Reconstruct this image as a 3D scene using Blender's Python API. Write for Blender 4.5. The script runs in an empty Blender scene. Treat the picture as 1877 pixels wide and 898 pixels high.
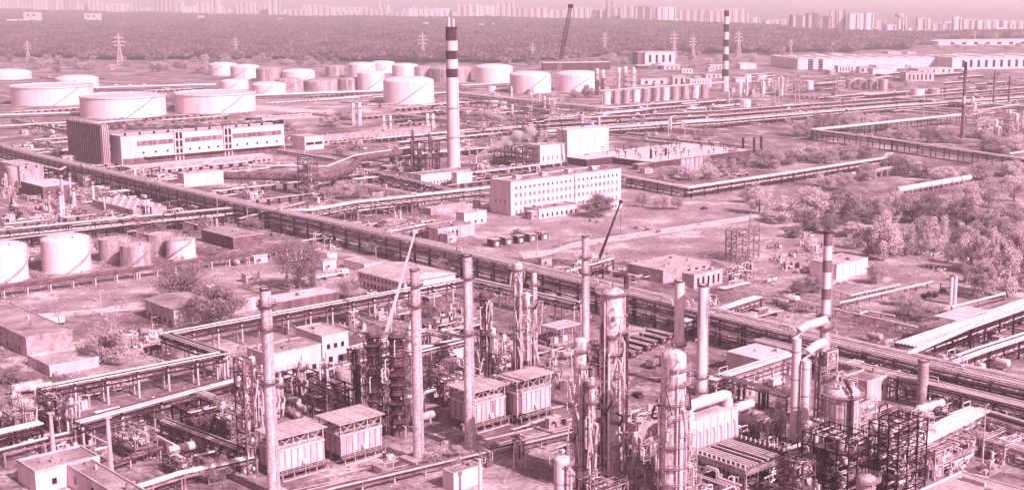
import bpy, math, random
from mathutils import Vector, Matrix, Quaternion
R = random.Random(7)
scene = bpy.context.scene
C = scene.collection
# ---------------------------------------------------------------- camera, sky, sun, exposure
F, PX, PY, HY, H = 2445.0, 1060.0, 449.0, -12.0, 120.0      # focal length and principal point in photo pixels, camera height in metres
PIT = math.atan((PY - HY) / F); CP, SP = math.cos(PIT), math.sin(PIT)
cam = bpy.data.cameras.new('camera'); co = bpy.data.objects.new('camera', cam); C.objects.link(co)
cam.sensor_width = 36; cam.lens = 36 * F / 1877; cam.shift_x = -(PX - 938.5) / 1877
cam.clip_start = 1; cam.clip_end = 200000
co.location = (0, 0, H); co.rotation_euler = (math.pi / 2 - PIT, 0, 0); scene.camera = co
SUN_AZ, SUN_EL = -43, 37
w = bpy.data.worlds.new('World'); scene.world = w; w.use_nodes = True
nt = w.node_tree; nt.nodes.clear()
sky = nt.nodes.new('ShaderNodeTexSky'); sky.sky_type = 'NISHITA'; sky.sun_disc = False
sky.sun_elevation = math.radians(SUN_EL); sky.sun_rotation = math.radians(90 - SUN_AZ)
sky.air_density = 1.5; sky.dust_density = 4; sky.altitude = 100
bw = nt.nodes.new('ShaderNodeRGBToBW'); mx = nt.nodes.new('ShaderNodeMix'); mx.data_type = 'RGBA'; mx.blend_type = 'MULTIPLY'
mx.inputs[0].default_value = 1; mx.inputs[7].default_value = (1.0, 0.73, 0.83, 1)
bg = nt.nodes.new('ShaderNodeBackground'); bg.inputs[1].default_value = 0.085
ow = nt.nodes.new('ShaderNodeOutputWorld')
nt.links.new(sky.outputs[0], bw.inputs[0]); nt.links.new(bw.outputs[0], mx.inputs[6]); nt.links.new(mx.outputs[2], bg.inputs[0]); nt.links.new(bg.outputs[0], ow.inputs[0])
sl = bpy.data.lights.new('sun', 'SUN'); sl.energy = 4.9; sl.angle = math.radians(0.6); sl.color = (1, 0.92, 0.93)
so = bpy.data.objects.new('sun', sl); C.objects.link(so)
sd = Vector((math.cos(math.radians(SUN_AZ)) * math.cos(math.radians(SUN_EL)), math.sin(math.radians(SUN_AZ)) * math.cos(math.radians(SUN_EL)), math.sin(math.radians(SUN_EL))))
so.rotation_euler = sd.to_track_quat('Z', 'Y').to_euler()
so.location = (0, 0, 300)
vs = scene.view_settings; vs.view_transform = 'Standard'; vs.look = 'None'; vs.exposure = 0.3; vs.gamma = 1; vs.use_curve_mapping = False
cy = scene.cycles
cy.use_denoising = True; cy.max_bounces = 5; cy.diffuse_bounces = 3; cy.glossy_bounces = 2; cy.volume_bounces = 2; cy.transparent_max_bounces = 8
cy.caustics_reflective = False; cy.caustics_refractive = False
# ---------------------------------------------------------------- measuring helpers (photo pixel -> place on the site)
def P(x, y, z=0.0):
    u = (x - PX) / F; v = (y - PY) / F
    t = (z - H) / (-SP - v * CP)
    return Vector((t * u, t * (CP - v * SP), z))
def mpp(v): return (v[1] * CP + (H - v[2]) * SP) / F
def HT(v, yt):
    q = (yt - PY) / F
    return H + v[1] * (-SP - q * CP) / (CP - q * SP)
def proj(v):
    d = v[1] * CP + (H - v[2]) * SP
    return PX + F * v[0] / d, PY - F * (v[1] * SP - (H - v[2]) * CP) / d
RB = math.radians(43.5)                        # the site grid: B runs right and away, A runs right and towards the camera
Bv = Vector((math.cos(RB), math.sin(RB), 0)); Av = Vector((math.sin(RB), -math.cos(RB), 0))
def alongto(o, d, xp):                          # metres along d from o until the photo column xp
    u = (xp - PX) / F
    return (u * (o[1] * CP + (H - o[2]) * SP) - o[0]) / (d[0] - u * d[1] * CP)
# ---------------------------------------------------------------- materials
def lin(c): return tuple(((v / 255) / 12.92 if v <= 10 else ((v / 255 + .055) / 1.055) ** 2.4) for v in c)
def duo(v):
    a, b = (48, 4, 16), (242, 211, 224)
    return lin(tuple(a[i] + (b[i] - a[i]) * v for i in range(3))) + (1,)
MATS = {}
def mat(name, v0, v1=None, scale=.3, rough=.75, streak=False, metal=0.0, detail=5, fine=None, bump=0.0, v2=None, contrast=(.35, .65)):
    if name in MATS: return MATS[name]
    m = bpy.data.materials.new(name); m.use_nodes = True
    t = m.node_tree; b = t.nodes['Principled BSDF']; b.inputs['Roughness'].default_value = rough; b.inputs['Metallic'].default_value = metal
    b.inputs['Specular IOR Level'].default_value = .25
    if v1 is None: b.inputs['Base Color'].default_value = duo(v0)
    else:
        g = t.nodes.new('ShaderNodeNewGeometry'); mp = t.nodes.new('ShaderNodeMapping')
        if streak: mp.inputs['Scale'].default_value = (1, 1, .12)
        n = t.nodes.new('ShaderNodeTexNoise'); n.inputs['Scale'].default_value = scale; n.inputs['Detail'].default_value = detail; n.inputs['Roughness'].default_value = .62
        r = t.nodes.new('ShaderNodeValToRGB'); r.color_ramp.elements[0].position = contrast[0]; r.color_ramp.elements[1].position = contrast[1]
        r.color_ramp.elements[0].color = duo(v0); r.color_ramp.elements[1].color = duo(v1)
        if v2 is not None:
            e = r.color_ramp.elements.new((contrast[0] + contrast[1]) / 2 + .04); e.color = duo(v2)
        t.links.new(g.outputs['Position'], mp.inputs[0]); t.links.new(mp.outputs[0], n.inputs['Vector']); t.links.new(n.outputs['Fac'], r.inputs[0])
        out = r.outputs[0]
        if fine:
            n2 = t.nodes.new('ShaderNodeTexNoise'); n2.inputs['Scale'].default_value = fine[0]; n2.inputs['Detail'].default_value = 3
            r2 = t.nodes.new('ShaderNodeValToRGB'); r2.color_ramp.elements[0].position = .38; r2.color_ramp.elements[1].position = .62
            r2.color_ramp.elements[0].color = (fine[1],) * 3 + (1,); r2.color_ramp.elements[1].color = (fine[2],) * 3 + (1,)
            mm = t.nodes.new('ShaderNodeMix'); mm.data_type = 'RGBA'; mm.blend_type = 'MULTIPLY'; mm.inputs[0].default_value = 1
            t.links.new(g.outputs['Position'], n2.inputs['Vector']); t.links.new(n2.outputs['Fac'], r2.inputs[0]); t.links.new(out, mm.inputs[6]); t.links.new(r2.outputs[0], mm.inputs[7]); out = mm.outputs[2]
        t.links.new(out, b.inputs['Base Color'])
        if bump:
            bp = t.nodes.new('ShaderNodeBump'); bp.inputs['Strength'].default_value = bump; bp.inputs['Distance'].default_value = .3
            t.links.new(n.outputs['Fac'], bp.inputs['Height']); t.links.new(bp.outputs[0], b.inputs['Normal'])
    MATS[name] = m; return m
white = mat('white_paint', .86, 1.0, .25, .6, True)
tankw = mat('tank_white', .88, 1.0, .22, .6, True, contrast=(.3, .52))
tankd = mat('tank_stained', .5, .86, .35, .7, True, fine=(1.2, .8, 1.1))
chim = mat('chimney_white', .86, 1.0, .2, .7, True)
bandm = mat('stack_band', .42, .56, .3, .8)
chimd = mat('chimney_dark', .1, .2, .3, .8)
conc = mat('concrete', .6, .85, .25, .85, fine=(2, .8, 1.12))
concp = mat('concrete_pale', .74, .92, .2, .8, True)
concd = mat('concrete_dark', .3, .5, .3, .85, True)
stackm = mat('stack_metal', .74, 1.0, .45, .6, True, fine=(1.5, .75, 1.15))
colm = mat('column_cladding', .5, 1.0, .5, .5, True, fine=(1.0, .7, 1.15), contrast=(.3, .55))
colw = mat('column_white', .7, 1.0, .5, .5, True, contrast=(.3, .5))
rusty = mat('rusty_steel', .18, .5, .5, .85, fine=(2, .7, 1.3))
steel = mat('dark_steel', .02, .13, .5, .7)
steelm = mat('grey_steel', .42, .68, .5, .6)
steelw = mat('pale_steel', .72, .9, .5, .6)
pipew = mat('pipe_cladding', .85, 1.0, .4, .4)
pipem = mat('pipe_grey', .66, .9, .4, .5)
piped = mat('pipe_dark', .1, .28, .4, .6)
piper = mat('pipe_rust', .25, .5, .5, .8)
rooff = mat('roof_felt', .5, .8, .12, .9, detail=8, fine=(1.5, .8, 1.15))
roofl = mat('roof_pale', .72, .88, .15, .9, fine=(1.2, .85, 1.1))
roofw = mat('roof_white', .88, 1.0, .1, .8)
glass = mat('window_glass', .03, .12, .5, .15)
glassl = mat('window_pale', .3, .6, .2, .2)
brick = mat('brick', .3, .5, .4, .9, fine=(2, .85, 1.15))
wallp = mat('wall_plaster', .7, .92, .3, .9, True)
walld = mat('wall_dark', .16, .3, .35, .9, True, fine=(1.5, .85, 1.2))
bark = mat('bark', .3, .5, 1.5, .95)
ground_m = mat('ground_dirt', .34, .84, .03, .95, detail=9, fine=(.3, .7, 1.2), v2=.6)
grass_m = mat('grass', .52, .94, .04, .95, detail=8, fine=(.5, .82, 1.12), v2=.7)
yard_m = mat('yard', .36, .9, .06, .9, detail=9, fine=(.5, .6, 1.3), v2=.58)
road_m = mat('road', .8, .98, .08, .9, detail=7, fine=(.8, .85, 1.1))
asph_m = mat('asphalt', .52, .84, .06, .9, detail=8, fine=(.7, .75, 1.2))
leaf_d = mat('foliage_dark', .42, .7, .5, .95)
leaf_m = mat('foliage_mid', .6, .88, .5, .95)
leaf_l = mat('foliage_pale', .78, 1.0, .5, .95)
leaf_b = mat('foliage_bare', .45, .7, .7, .95)
canopy = mat('forest_canopy', .12, .42, .012, .95, detail=14, fine=(.06, .72, 1.3))
# ---------------------------------------------------------------- mesh building
SEQ = {}
def seq(name):                                  # Blender's own numbering, kept here because it is much faster
    n = SEQ.get(name, 0); SEQ[name] = n + 1; return name if n == 0 else '%s.%03d' % (name, n)
class MB:
    def __init__(s): s.v = []; s.f = []
    def add(s, vs, fs):
        o = len(s.v); s.v += [tuple(q) for q in vs]; s.f += [tuple(i + o for i in f) for f in fs]
    def box(s, c, d, rz=0.0):
        cx, cyy, cz = c; hx, hy, hz = d[0] / 2, d[1] / 2, d[2] / 2; k, n = math.cos(rz), math.sin(rz)
        s.add([(cx + a * hx * k - b * hy * n, cyy + a * hx * n + b * hy * k, cz + e * hz) for e in (-1, 1) for a, b in ((-1, -1), (1, -1), (1, 1), (-1, 1))],
              [(3, 2, 1, 0), (4, 5, 6, 7), (0, 1, 5, 4), (1, 2, 6, 5), (2, 3, 7, 6), (3, 0, 4, 7)])
    def bar(s, a, b, wd, hd=None):
        a = Vector(a); b = Vector(b); d = (b - a); L = d.length
        if L < 1e-6: return
        d /= L; hd = hd or wd
        up = Vector((0, 0, 1)) if abs(d.z) < .95 else Vector((1, 0, 0))
        x = d.cross(up).normalized(); y = x.cross(d)
        vs = [p + x * (i * wd / 2) + y * (j * hd / 2) for p in (a, b) for i, j in ((-1, -1), (1, -1), (1, 1), (-1, 1))]
        s.add(vs, [(0, 1, 2, 3), (7, 6, 5, 4), (0, 4, 5, 1), (1, 5, 6, 2), (2, 6, 7, 3), (3, 7, 4, 0)])
    def lathe(s, prof, seg=16, c=(0, 0, 0), a0=0.0, a1=2 * math.pi):
        full = abs(a1 - a0 - 2 * math.pi) < 1e-6; n = seg if full else seg + 1
        o = len(s.v)
        for r, z in prof:
            for i in range(n):
                a = a0 + (a1 - a0) * i / seg
                s.v.append((c[0] + r * math.cos(a), c[1] + r * math.sin(a), c[2] + z))
        for k in range(len(prof) - 1):
            for i in range(seg):
                j = (i + 1) % n
                s.f.append((o + k * n + i, o + k * n + j, o + (k + 1) * n + j, o + (k + 1) * n + i))
        if full and prof[0][0] > 0: s.f.append(tuple(o + i for i in range(n))[::-1])
        if full and prof[-1][0] > 0: s.f.append(tuple(o + (len(prof) - 1) * n + i for i in range(n)))
    def tube(s, pts, r, seg=8):
        pts = [Vector(p) for p in pts]; q = [pts[0]]
        for i in range(1, len(pts) - 1):                         # rounded elbows
            a, b, c = pts[i - 1], pts[i], pts[i + 1]
            l = min((b - a).length, (c - b).length) * .45; l = min(l, r * 2.2)
            p0 = b + (a - b).normalized() * l; p2 = b + (c - b).normalized() * l
            for t in (0, .5, 1): q.append(p0 * (1 - t) ** 2 + b * 2 * t * (1 - t) + p2 * t * t)
        q.append(pts[-1]); o = len(s.v); n = len(q)
        for i, p in enumerate(q):
            d = (q[min(i + 1, n - 1)] - q[max(i - 1, 0)]).normalized()
            up = Vector((0, 0, 1)) if abs(d.z) < .9 else Vector((.3, 1, 0)).normalized()
            x = d.cross(up).normalized(); y = x.cross(d)
            for k in range(seg):
                a = 2 * math.pi * k / seg; s.v.append(tuple(p + x * (r * math.cos(a)) + y * (r * math.sin(a))))
        for i in range(n - 1):
            for k in range(seg):
                j = (k + 1) % seg; s.f.append((o + i * seg + k, o + i * seg + j, o + (i + 1) * seg + j, o + (i + 1) * seg + k))
        s.f.append(tuple(o + k for k in range(seg))); s.f.append(tuple(o + (n - 1) * seg + k for k in range(seg))[::-1])
    def mesh(s, name, m, smooth=False):
        me = bpy.data.meshes.new(seq(name + '_mesh')); me.from_pydata(s.v, [], s.f); me.materials.append(m)
        if smooth:
            me.polygons.foreach_set('use_smooth', [True] * len(me.polygons))
            try: me.set_sharp_from_angle(angle=math.radians(38))
            except Exception: pass
        me.update(); return me
    def build(s, name, m, parent=None, loc=(0, 0, 0), smooth=False): return link(name, s.mesh(name, m, smooth), parent, loc)
def link(name, me, parent=None, loc=(0, 0, 0)):
    o = bpy.data.objects.new(seq(name), me); C.objects.link(o); o.location = loc
    if parent is not None: o.parent = parent
    return o
LABELED = []
def tag(o, label, cat, group=None):
    o['label'] = label; o['category'] = cat
    if group: o['group'] = group
    LABELED.append(o); return o
def thing(name, label, cat, loc=(0, 0, 0), rz=0.0, group=None):
    o = bpy.data.objects.new(seq(name), None); C.objects.link(o); o.location = loc; o.rotation_euler = (0, 0, rz); o.empty_display_size = .5
    return tag(o, label, cat, group)
def setting(o, kind='structure'): o['kind'] = kind; return o
UNIT = {}
def unit(shape, m):
    k = (shape, m.name)
    if k not in UNIT:
        b = MB()
        if shape == 'box': b.box((0, 0, 0), (1, 1, 1)); UNIT[k] = b.mesh('box_' + m.name, m)
        else: b.lathe([(1, 0), (1, 1)], int(shape)); UNIT[k] = b.mesh('round_' + m.name, m, True)
    return UNIT[k]
def pb(T, n, m, c, s, rz=0.0):
    o = link(n, unit('box', m), T, c); o.scale = s; o.rotation_euler = (0, 0, rz); return o
def pc(T, n, m, a, b, r, seg=10):
    a = Vector(a); d = Vector(b) - a
    o = link(n, unit(seg, m), T, a); o.scale = (r, r, d.length)
    o.rotation_euler = d.to_track_quat('Z', 'Y').to_euler(); return o
def pbar(T, n, m, a, b, wd):
    a = Vector(a); b = Vector(b); o = link(n, unit('box', m), T, (a + b) / 2); o.scale = (wd, wd, (b - a).length); o.rotation_euler = (b - a).to_track_quat('Z', 'Y').to_euler(); return o
def pt(T, n, m, pts, r, seg=8):
    b = MB(); b.tube(pts, r, seg); return b.build(n, m, T, smooth=True)
def pl(T, n, m, prof, seg=16, c=(0, 0, 0)):
    b = MB(); b.lathe(prof, seg); return b.build(n, m, T, c, True)
def dome(r, z, h, n=5): return [(max(r * math.cos(math.pi / 2 * i / n), .001), z + h * math.sin(math.pi / 2 * i / n)) for i in range(n + 1)]
def wpick(*ws):
    t = R.random() * sum(x for x, _ in ws)
    for x, m in ws:
        t -= x
        if t <= 0: return m
    return ws[-1][1]
OCC = []; DEFER = []                            # footprints taken by buildings and vessels; small things are placed last, clear of them
def free(o, mg=1.5):
    for kind, p, a, b in OCC:
        dx, dy = o[0] - p[0], o[1] - p[1]
        if kind == 'r':
            if dx * dx + dy * dy < (a + mg) ** 2: return False
        elif -mg < dx * Bv.x + dy * Bv.y < a + mg and -mg < -dx * Av.x - dy * Av.y < b + mg: return False
    return True
def foot(c, xr, xl, yt):
    o = P(*c); LB, LA = abs(alongto(o, Bv, xr)), abs(alongto(o, -Av, xl)); OCC.append(('b', o, LB, LA)); return o, LB, LA, HT(o, yt)
# ---------------------------------------------------------------- builders of things
def ringplat(T, r, z, w=1.1, a0=0.0, a1=2 * math.pi, m=None, rail=None, seg=16):
    b = MB(); b.lathe([(r + .02, -.12), (r + w, -.12), (r + w, .03), (r + .02, .03), (r + .02, -.12)], seg, a0=a0, a1=a1)
    p = b.build('platform', m or steelm, T, (0, 0, z))
    k = MB(); n = seg
    for hh in (.55, 1.1):
        pts = [((r + w - .05) * math.cos(a0 + (a1 - a0) * i / n), (r + w - .05) * math.sin(a0 + (a1 - a0) * i / n), hh) for i in range(n + 1)]
        for q0, q1 in zip(pts, pts[1:]): k.bar(q0, q1, .07)
    for i in range(0, n + 1, 2):
        a = a0 + (a1 - a0) * i / n; k.bar(((r + w - .05) * math.cos(a), (r + w - .05) * math.sin(a), 0), ((r + w - .05) * math.cos(a), (r + w - .05) * math.sin(a), 1.1), .07)
    k.build('railing', rail or steelm, p); return p
def ladder(T, m, x, y, z0, z1, a=0.0):
    b = MB(); dx, dy = -math.sin(a) * .3, math.cos(a) * .3
    b.bar((x + dx, y + dy, z0), (x + dx, y + dy, z1), .08); b.bar((x - dx, y - dy, z0), (x - dx, y - dy, z1), .08)
    z = z0 + .5
    while z < z1: b.bar((x + dx, y + dy, z), (x - dx, y - dy, z), .07); z += .9
    return b.build('ladder', m, T)
def stack(label, base, yt, wb, wt, m, bands=None, rings=(), cat='chimney', name='chimney_stack', plinth=0, ringw=1.0, lad=True, seg=24):
    o = P(*base); h = HT(o, yt); k = mpp(o); rb, rt = wb * k / 2, wt * k / 2
    OCC.append(('r', o, rb + plinth / 2, 0)); T = thing(name, label, cat, o)
    rr = lambda z: rb + (rt - rb) * z / h
    if plinth: pb(T, 'plinth', conc, (0, 0, .6), (rb * 2 + plinth, rb * 2 + plinth, 1.2), RB)
    z0 = 0.0
    if bands:
        cuts = sorted([(HT(o, y1), HT(o, y0), mm) for y0, y1, mm in bands])
        if cuts[0][0] > .5: cuts.insert(0, (0, cuts[0][0], m))
        for a, b2, mm in cuts:
            q = MB(); q.lathe([(rr(a), a), (rr(b2), b2)], seg); q.build('band' if mm is not m or a > 0 else 'shaft', mm, T, smooth=True)
    else:
        pl(T, 'shaft', m, [(rr(h * i / 6), h * i / 6) for i in range(7)], seg)
        q = rings and list(rings) or []
        n = max(3, int(h / 6))
        for i in range(1, n): pl(T, 'flange', m, [(rr(h * i / n) + .06, -.1), (rr(h * i / n) + .06, .1)], seg, (0, 0, h * i / n))
    pl(T, 'rim', chimd if bands else rusty, [(rt + .02, h - .35), (rt + .18, h - .3), (rt + .18, h + .15), (rt * .82, h + .15), (rt * .8, h - .4)], seg)
    for y in rings: z = HT(o, y); ringplat(T, rr(z), z, ringw, m=rusty, rail=rusty, seg=18)
    if lad: ladder(T, steelw, (rr(h / 2) + .3) * .8, -(rr(0) + .3) * .6, 1, h * .98, -.64)
    return T, o, h, k
def tower(label, base, yt, wpx, m, rings=(), name='process_column', seg=20, risers=2, necks=None, skirt=3.0, side=0.0, railm=None, pm=None, arc=1.5):
    o = P(*base); h = HT(o, yt); r = wpx * mpp(o) / 2
    OCC.append(('r', o, r + 1, 0)); T = thing(name, label, 'column', o)
    prof = [(r, skirt), (r, h - r * .55)] + dome(r, h - r * .55, r * .55)
    rz = lambda z: r
    if necks:
        cuts = [(HT(o, y), ww * mpp(o) / 2) for y, ww in necks]           # from the top down: above y the width is ww
        cuts = sorted(cuts); prof = [(r, skirt)]; cur = r
        for z, nr in cuts: prof += [(cur, z - abs(cur - nr) * .6), (nr, z + abs(cur - nr) * .6)]; cur = nr
        prof += [(cur, h - cur * .55)] + dome(cur, h - cur * .55, cur * .55)
        def rz(z):
            c = r
            for zz, nr in cuts:
                if z > zz: c = nr
            return c
    pl(T, 'shell', m, prof, seg); pl(T, 'skirt', concd if m is not colw else conc, [(r * 1.04, 0), (r * 1.04, skirt)], seg)
    n = max(2, int(h / 5))
    for i in range(1, n):
        z = skirt + (h - skirt - r) * i / n; pl(T, 'seam_ring', steelm, [(rz(z) + .05, -.08), (rz(z) + .05, .08)], seg, (0, 0, z))
    zs = [HT(o, y) for y in rings]
    for z in zs:
        a = R.uniform(-2.6, -.8); full = R.random() < .45
        ringplat(T, rz(z), z, 1.15, 0 if full else a, 2 * math.pi if full else a + 2 * math.pi * R.uniform(.5, .75), pm or steelm, railm or steelw)
    zz = [1] + sorted(zs)
    for i in range(len(zz) - 1):
        a = -1.0 - .9 * (i % 2) + side; q = rz(zz[i] + 1) + .5; ladder(T, railm or steelw, q * math.cos(a), q * math.sin(a), zz[i], zz[i + 1] + 1, a)
    for k in range(risers):
        a = R.uniform(-2.9, -.3); rr = R.uniform(.16, .34); q = max(rz(1), rz(h * .9)) + rr + .25; top = h * R.uniform(.55, .97)
        x, y = q * math.cos(a), q * math.sin(a)
        pt(T, 'riser_pipe', wpick((4, pipew), (2, pipem), (1, piped)), [(x, y, .6), (x, y, top), (rz(top) * .7 * math.cos(a), rz(top) * .7 * math.sin(a), top)], rr)
    for k in range(max(3, int(h / 6))):
        a = R.uniform(-2.8, -.3); z = R.uniform(skirt + 1, h - r); q = rz(z)
        pc(T, 'nozzle', steelw if R.random() < .5 else steelm, (q * .9 * math.cos(a), q * .9 * math.sin(a), z), ((q + .55) * math.cos(a), (q + .55) * math.sin(a), z), R.uniform(.2, .4), 8)
    for k in range(int(h / 3) if risers > 2 else 1):                       # pipes looping out from the shell and back
        a = R.uniform(-3.0, -.1); z = R.uniform(skirt + 3, h - 1); dz = R.uniform(2, 9); q0 = rz(z); q1 = max(rz(1), rz(h * .95)) + R.uniform(.6, 2.2); a2 = a + R.uniform(-.5, .5); z2 = max(1.5, z - dz)
        pt(T, 'branch_pipe', wpick((5, pipew), (2, pipem), (1, piped)), [(q0 * .8 * math.cos(a), q0 * .8 * math.sin(a), z), (q1 * math.cos(a), q1 * math.sin(a), z), (q1 * math.cos(a2), q1 * math.sin(a2), z2), (rz(z2) * .8 * math.cos(a2), rz(z2) * .8 * math.sin(a2), z2)], R.uniform(.12, .3), 6)
    pc(T, 'top_vent', steelm, (0, 0, h - .3), (0, 0, h + 1.3), .18, 8)
    return T, o, h, r
def tank(label, base, yt, wpx, m=None, roof='dome', stairs=True, bands=3, seg=40, group=None):
    m = m or tankw; o = P(*base); k = mpp(o); r = wpx * k / 2
    o = o + Vector((0, r, 0))                                            # the base pixel is the near rim
    r = wpx * mpp(o) / 2; h = HT(o, yt)
    OCC.append(('r', o, r, 0)); T = thing('storage_tank', label, 'tank', o)
    pl(T, 'base_ring', conc, [(r + .8, 0), (r + .8, .3)], seg)
    if roof == 'open':
        pl(T, 'shell', m, [(r, .3), (r, h), (r - .25, h), (r - .25, h * .55)], 56)
        pl(T, 'floating_roof', steelm, [(r - .3, h * .5), (r - .3, h * .56), (.01, h * .57)], 40)
        pl(T, 'wind_girder', white, [(r, h - 1.1), (r + .9, h - 1.1), (r + .9, h - .9), (r, h - .9)], 56)
        for i in range(9):
            a = i * .7 + .3; pc(T, 'foam_box', white, ((r + .3) * math.cos(a), (r + .3) * math.sin(a), h - 1.0), ((r + .3) * math.cos(a), (r + .3) * math.sin(a), h + 1.0), .5, 8)
        pb(T, 'gauge_platform', steelm, ((r - .6) * -.3, (r - .6) * -.95, h + .4), (2.4, 1.6, .2))
        pc(T, 'rolling_ladder', steelm, (-r * .2, r * .8, h), (0, 0, h * .6), .3, 6)
    else:
        pl(T, 'shell', m, [(r, .3), (r, h)], seg)
        rh = r * (.2 if roof == 'dome' else .12)
        rp = [(r + .06, h - .03), (r + .06, h + .12)] + ([(r * math.sin(math.acos(min(1, i / 6))) if i else r, h + .12 + rh * i / 6) for i in range(1, 6)] + [(.01, h + .12 + rh)] if roof == 'dome' else [(.01, h + rh)])
        pl(T, 'roof', m if roof == 'dome' else roofl, rp, seg)
        b = MB()
        for i in range(20):
            a0, a1 = 2 * math.pi * i / 20, 2 * math.pi * (i + 1) / 20
            b.bar((r * math.cos(a0), r * math.sin(a0), h + 1.1), (r * math.cos(a1), r * math.sin(a1), h + 1.1), .07); b.bar((r * math.cos(a0), r * math.sin(a0), h), (r * math.cos(a0), r * math.sin(a0), h + 1.1), .07)
        b.build('railing', steelw, T)
        for i in range(4): a = i * 1.7 + .4; pc(T, 'roof_vent', steelm, (r * .75 * math.cos(a), r * .75 * math.sin(a), h), (r * .75 * math.cos(a), r * .75 * math.sin(a), h + rh * .6 + 1), .3, 8)
    for i in range(1, bands): pl(T, 'weld_ring', m, [(r + .04, -.07), (r + .04, .07)], seg, (0, 0, h * i / bands))
    if stairs:
        b = MB(); n = 22; a0 = R.choice((-2.4, -1.9, -1.2)); sw = min(2.2, h * 1.5 / r)
        for i in range(n):
            a = a0 + sw * i / n; z = .4 + (h - .4) * i / n; b.box(((r + .5) * math.cos(a), (r + .5) * math.sin(a), z), (.95, (r + .5) * sw / n * 1.05, .18), a)
            b.bar(((r + .95) * math.cos(a), (r + .95) * math.sin(a), z), ((r + .95) * math.cos(a), (r + .95) * math.sin(a), z + 1.1), .06)
            a2 = a0 + sw * (i + 1) / n; b.bar(((r + .95) * math.cos(a), (r + .95) * math.sin(a), z + 1.1), ((r + .95) * math.cos(a2), (r + .95) * math.sin(a2), z + 1.1 + (h - .4) / n), .07)
        b.build('spiral_stair', steelw, T)
    pt(T, 'inlet_pipe', pipem, [(-r * .5, -r - 4, .5), (-r * .5, -r * .86, .5)], .25)
    return T
def windows(T, LB, LA, face, cols, z0, wz, ww, m0=1.0, m1=1.0, gm=None, sill=True, frame=None):
    L = LB if face == 'f' else LA
    for i in range(cols):
        s = m0 + (L - m0 - m1) * (i + .5) / cols
        c = (s, -.03, z0 + wz / 2) if face == 'f' else (-.03, s, z0 + wz / 2)
        sz = (ww, .1, wz) if face == 'f' else (.1, ww, wz)
        wd = pb(T, 'window', gm or glass, c, sz)
        if sill:
            o = link('sill', unit('box', concp), wd, (0, -.9 if face == 'f' else 0, -.56) if face == 'f' else (-.9, 0, -.56)); o.scale = (1.15, 2.4, .1) if face == 'f' else (2.4, 1.15, .1)
        if frame:
            o = link('mullion', unit('box', frame), wd, (0, -.2, 0) if face == 'f' else (-.2, 0, 0)); o.scale = (.1, 1.2, 1) if face == 'f' else (1.2, .1, 1)
def bldg(name, label, c, xr, xl, yt, wall=None, roof=None, cat='building', win=(), par=.5, clutter=4, seams=0, door=None, minA=0, minB=0, slope=0, eave=0.0):
    wall = wall or wallp; roof = roof or rooff
    o, LB, LA, h = foot(c, xr, xl, yt); LB = max(LB, minB); LA = max(LA, minA)
    T = thing(name, label, cat, o, RB)
    pb(T, 'wall', wall, (LB / 2, LA / 2, h / 2), (LB, LA, h))
    if slope:
        b = MB(); e = eave; ax = 'x' if LB >= LA else 'y'
        if ax == 'x': v = [(-e, -e, h), (LB + e, -e, h), (LB + e, LA + e, h), (-e, LA + e, h), (slope if slope > 1 else -e, LA / 2, h + slope), (LB - slope if slope > 1 else LB + e, LA / 2, h + slope)]; f = [(0, 1, 5, 4), (1, 2, 5), (2, 3, 4, 5), (3, 0, 4), (3, 2, 1, 0)]
        else: v = [(-e, -e, h), (LB + e, -e, h), (LB + e, LA + e, h), (-e, LA + e, h), (LB / 2, slope if slope > 1 else -e, h + slope), (LB / 2, LA - slope if slope > 1 else LA + e, h + slope)]; f = [(0, 1, 4), (1, 2, 5, 4), (2, 3, 5), (3, 0, 4, 5), (3, 2, 1, 0)]
        b.add(v, f); b.build('roof', roof, T, (0, 0, .02))
        rt = None
    else:
        rt = pb(T, 'roof', roof, (LB / 2, LA / 2, h + .06), (LB - .5, LA - .5, .14))
        if par:
            b = MB()
            for cc, ss in (((LB / 2, .15, 0), (LB + .24, .42, par)), ((LB / 2, LA - .15, 0), (LB + .24, .42, par)), ((.15, LA / 2, 0), (.42, LA - .6, par)), ((LB - .15, LA / 2, 0), (.42, LA - .6, par))): b.box((cc[0], cc[1], h + par / 2 - .1), ss)
            b.build('parapet', concp if wall in (white, wallp, concp) else conc, T)
        for i in range(clutter):
            x, y = R.uniform(.1, .9) * LB, R.uniform(.1, .9) * LA; q = R.uniform(.5, 1.3)
            if i % 2: pb(T, 'roof_vent', R.choice((steelw, steelm, rusty)), (x, y, h + q / 2), (q, q * 1.3, q))
            else: pc(T, 'roof_vent', R.choice((steelw, steelm)), (x, y, h), (x, y, h + q * 1.5), q * .35, 8)
    for i in range(1, seams): pb(T, 'wall_joint', concd if wall is not walld else steel, (LB * i / seams, -.01, h / 2), (.12, .08, h * .98))
    for wn in win: windows(T, LB, LA, *wn)
    if door:
        for f, s, ww, hh in door: pb(T, 'door', steelm, (s * LB, -.04, hh / 2) if f == 'f' else (-.04, s * LA, hh / 2), (ww, .12, hh) if f == 'f' else (.12, ww, hh))
    return T, LB, LA, h
def offs(pts, d):
    out = []
    for i, p in enumerate(pts):
        t = []
        if i > 0: t.append((pts[i] - pts[i - 1]).normalized())
        if i < len(pts) - 1: t.append((pts[i + 1] - pts[i]).normalized())
        n = [Vector((-q.y, q.x, 0)) for q in t]
        if len(n) == 1: out.append(p + n[0] * d)
        else:
            b = (n[0] + n[1]); b = b.normalized() if b.length > .2 else n[0]; out.append(p + b * (d / max(.45, b.dot(n[0]))))
    return out
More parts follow.
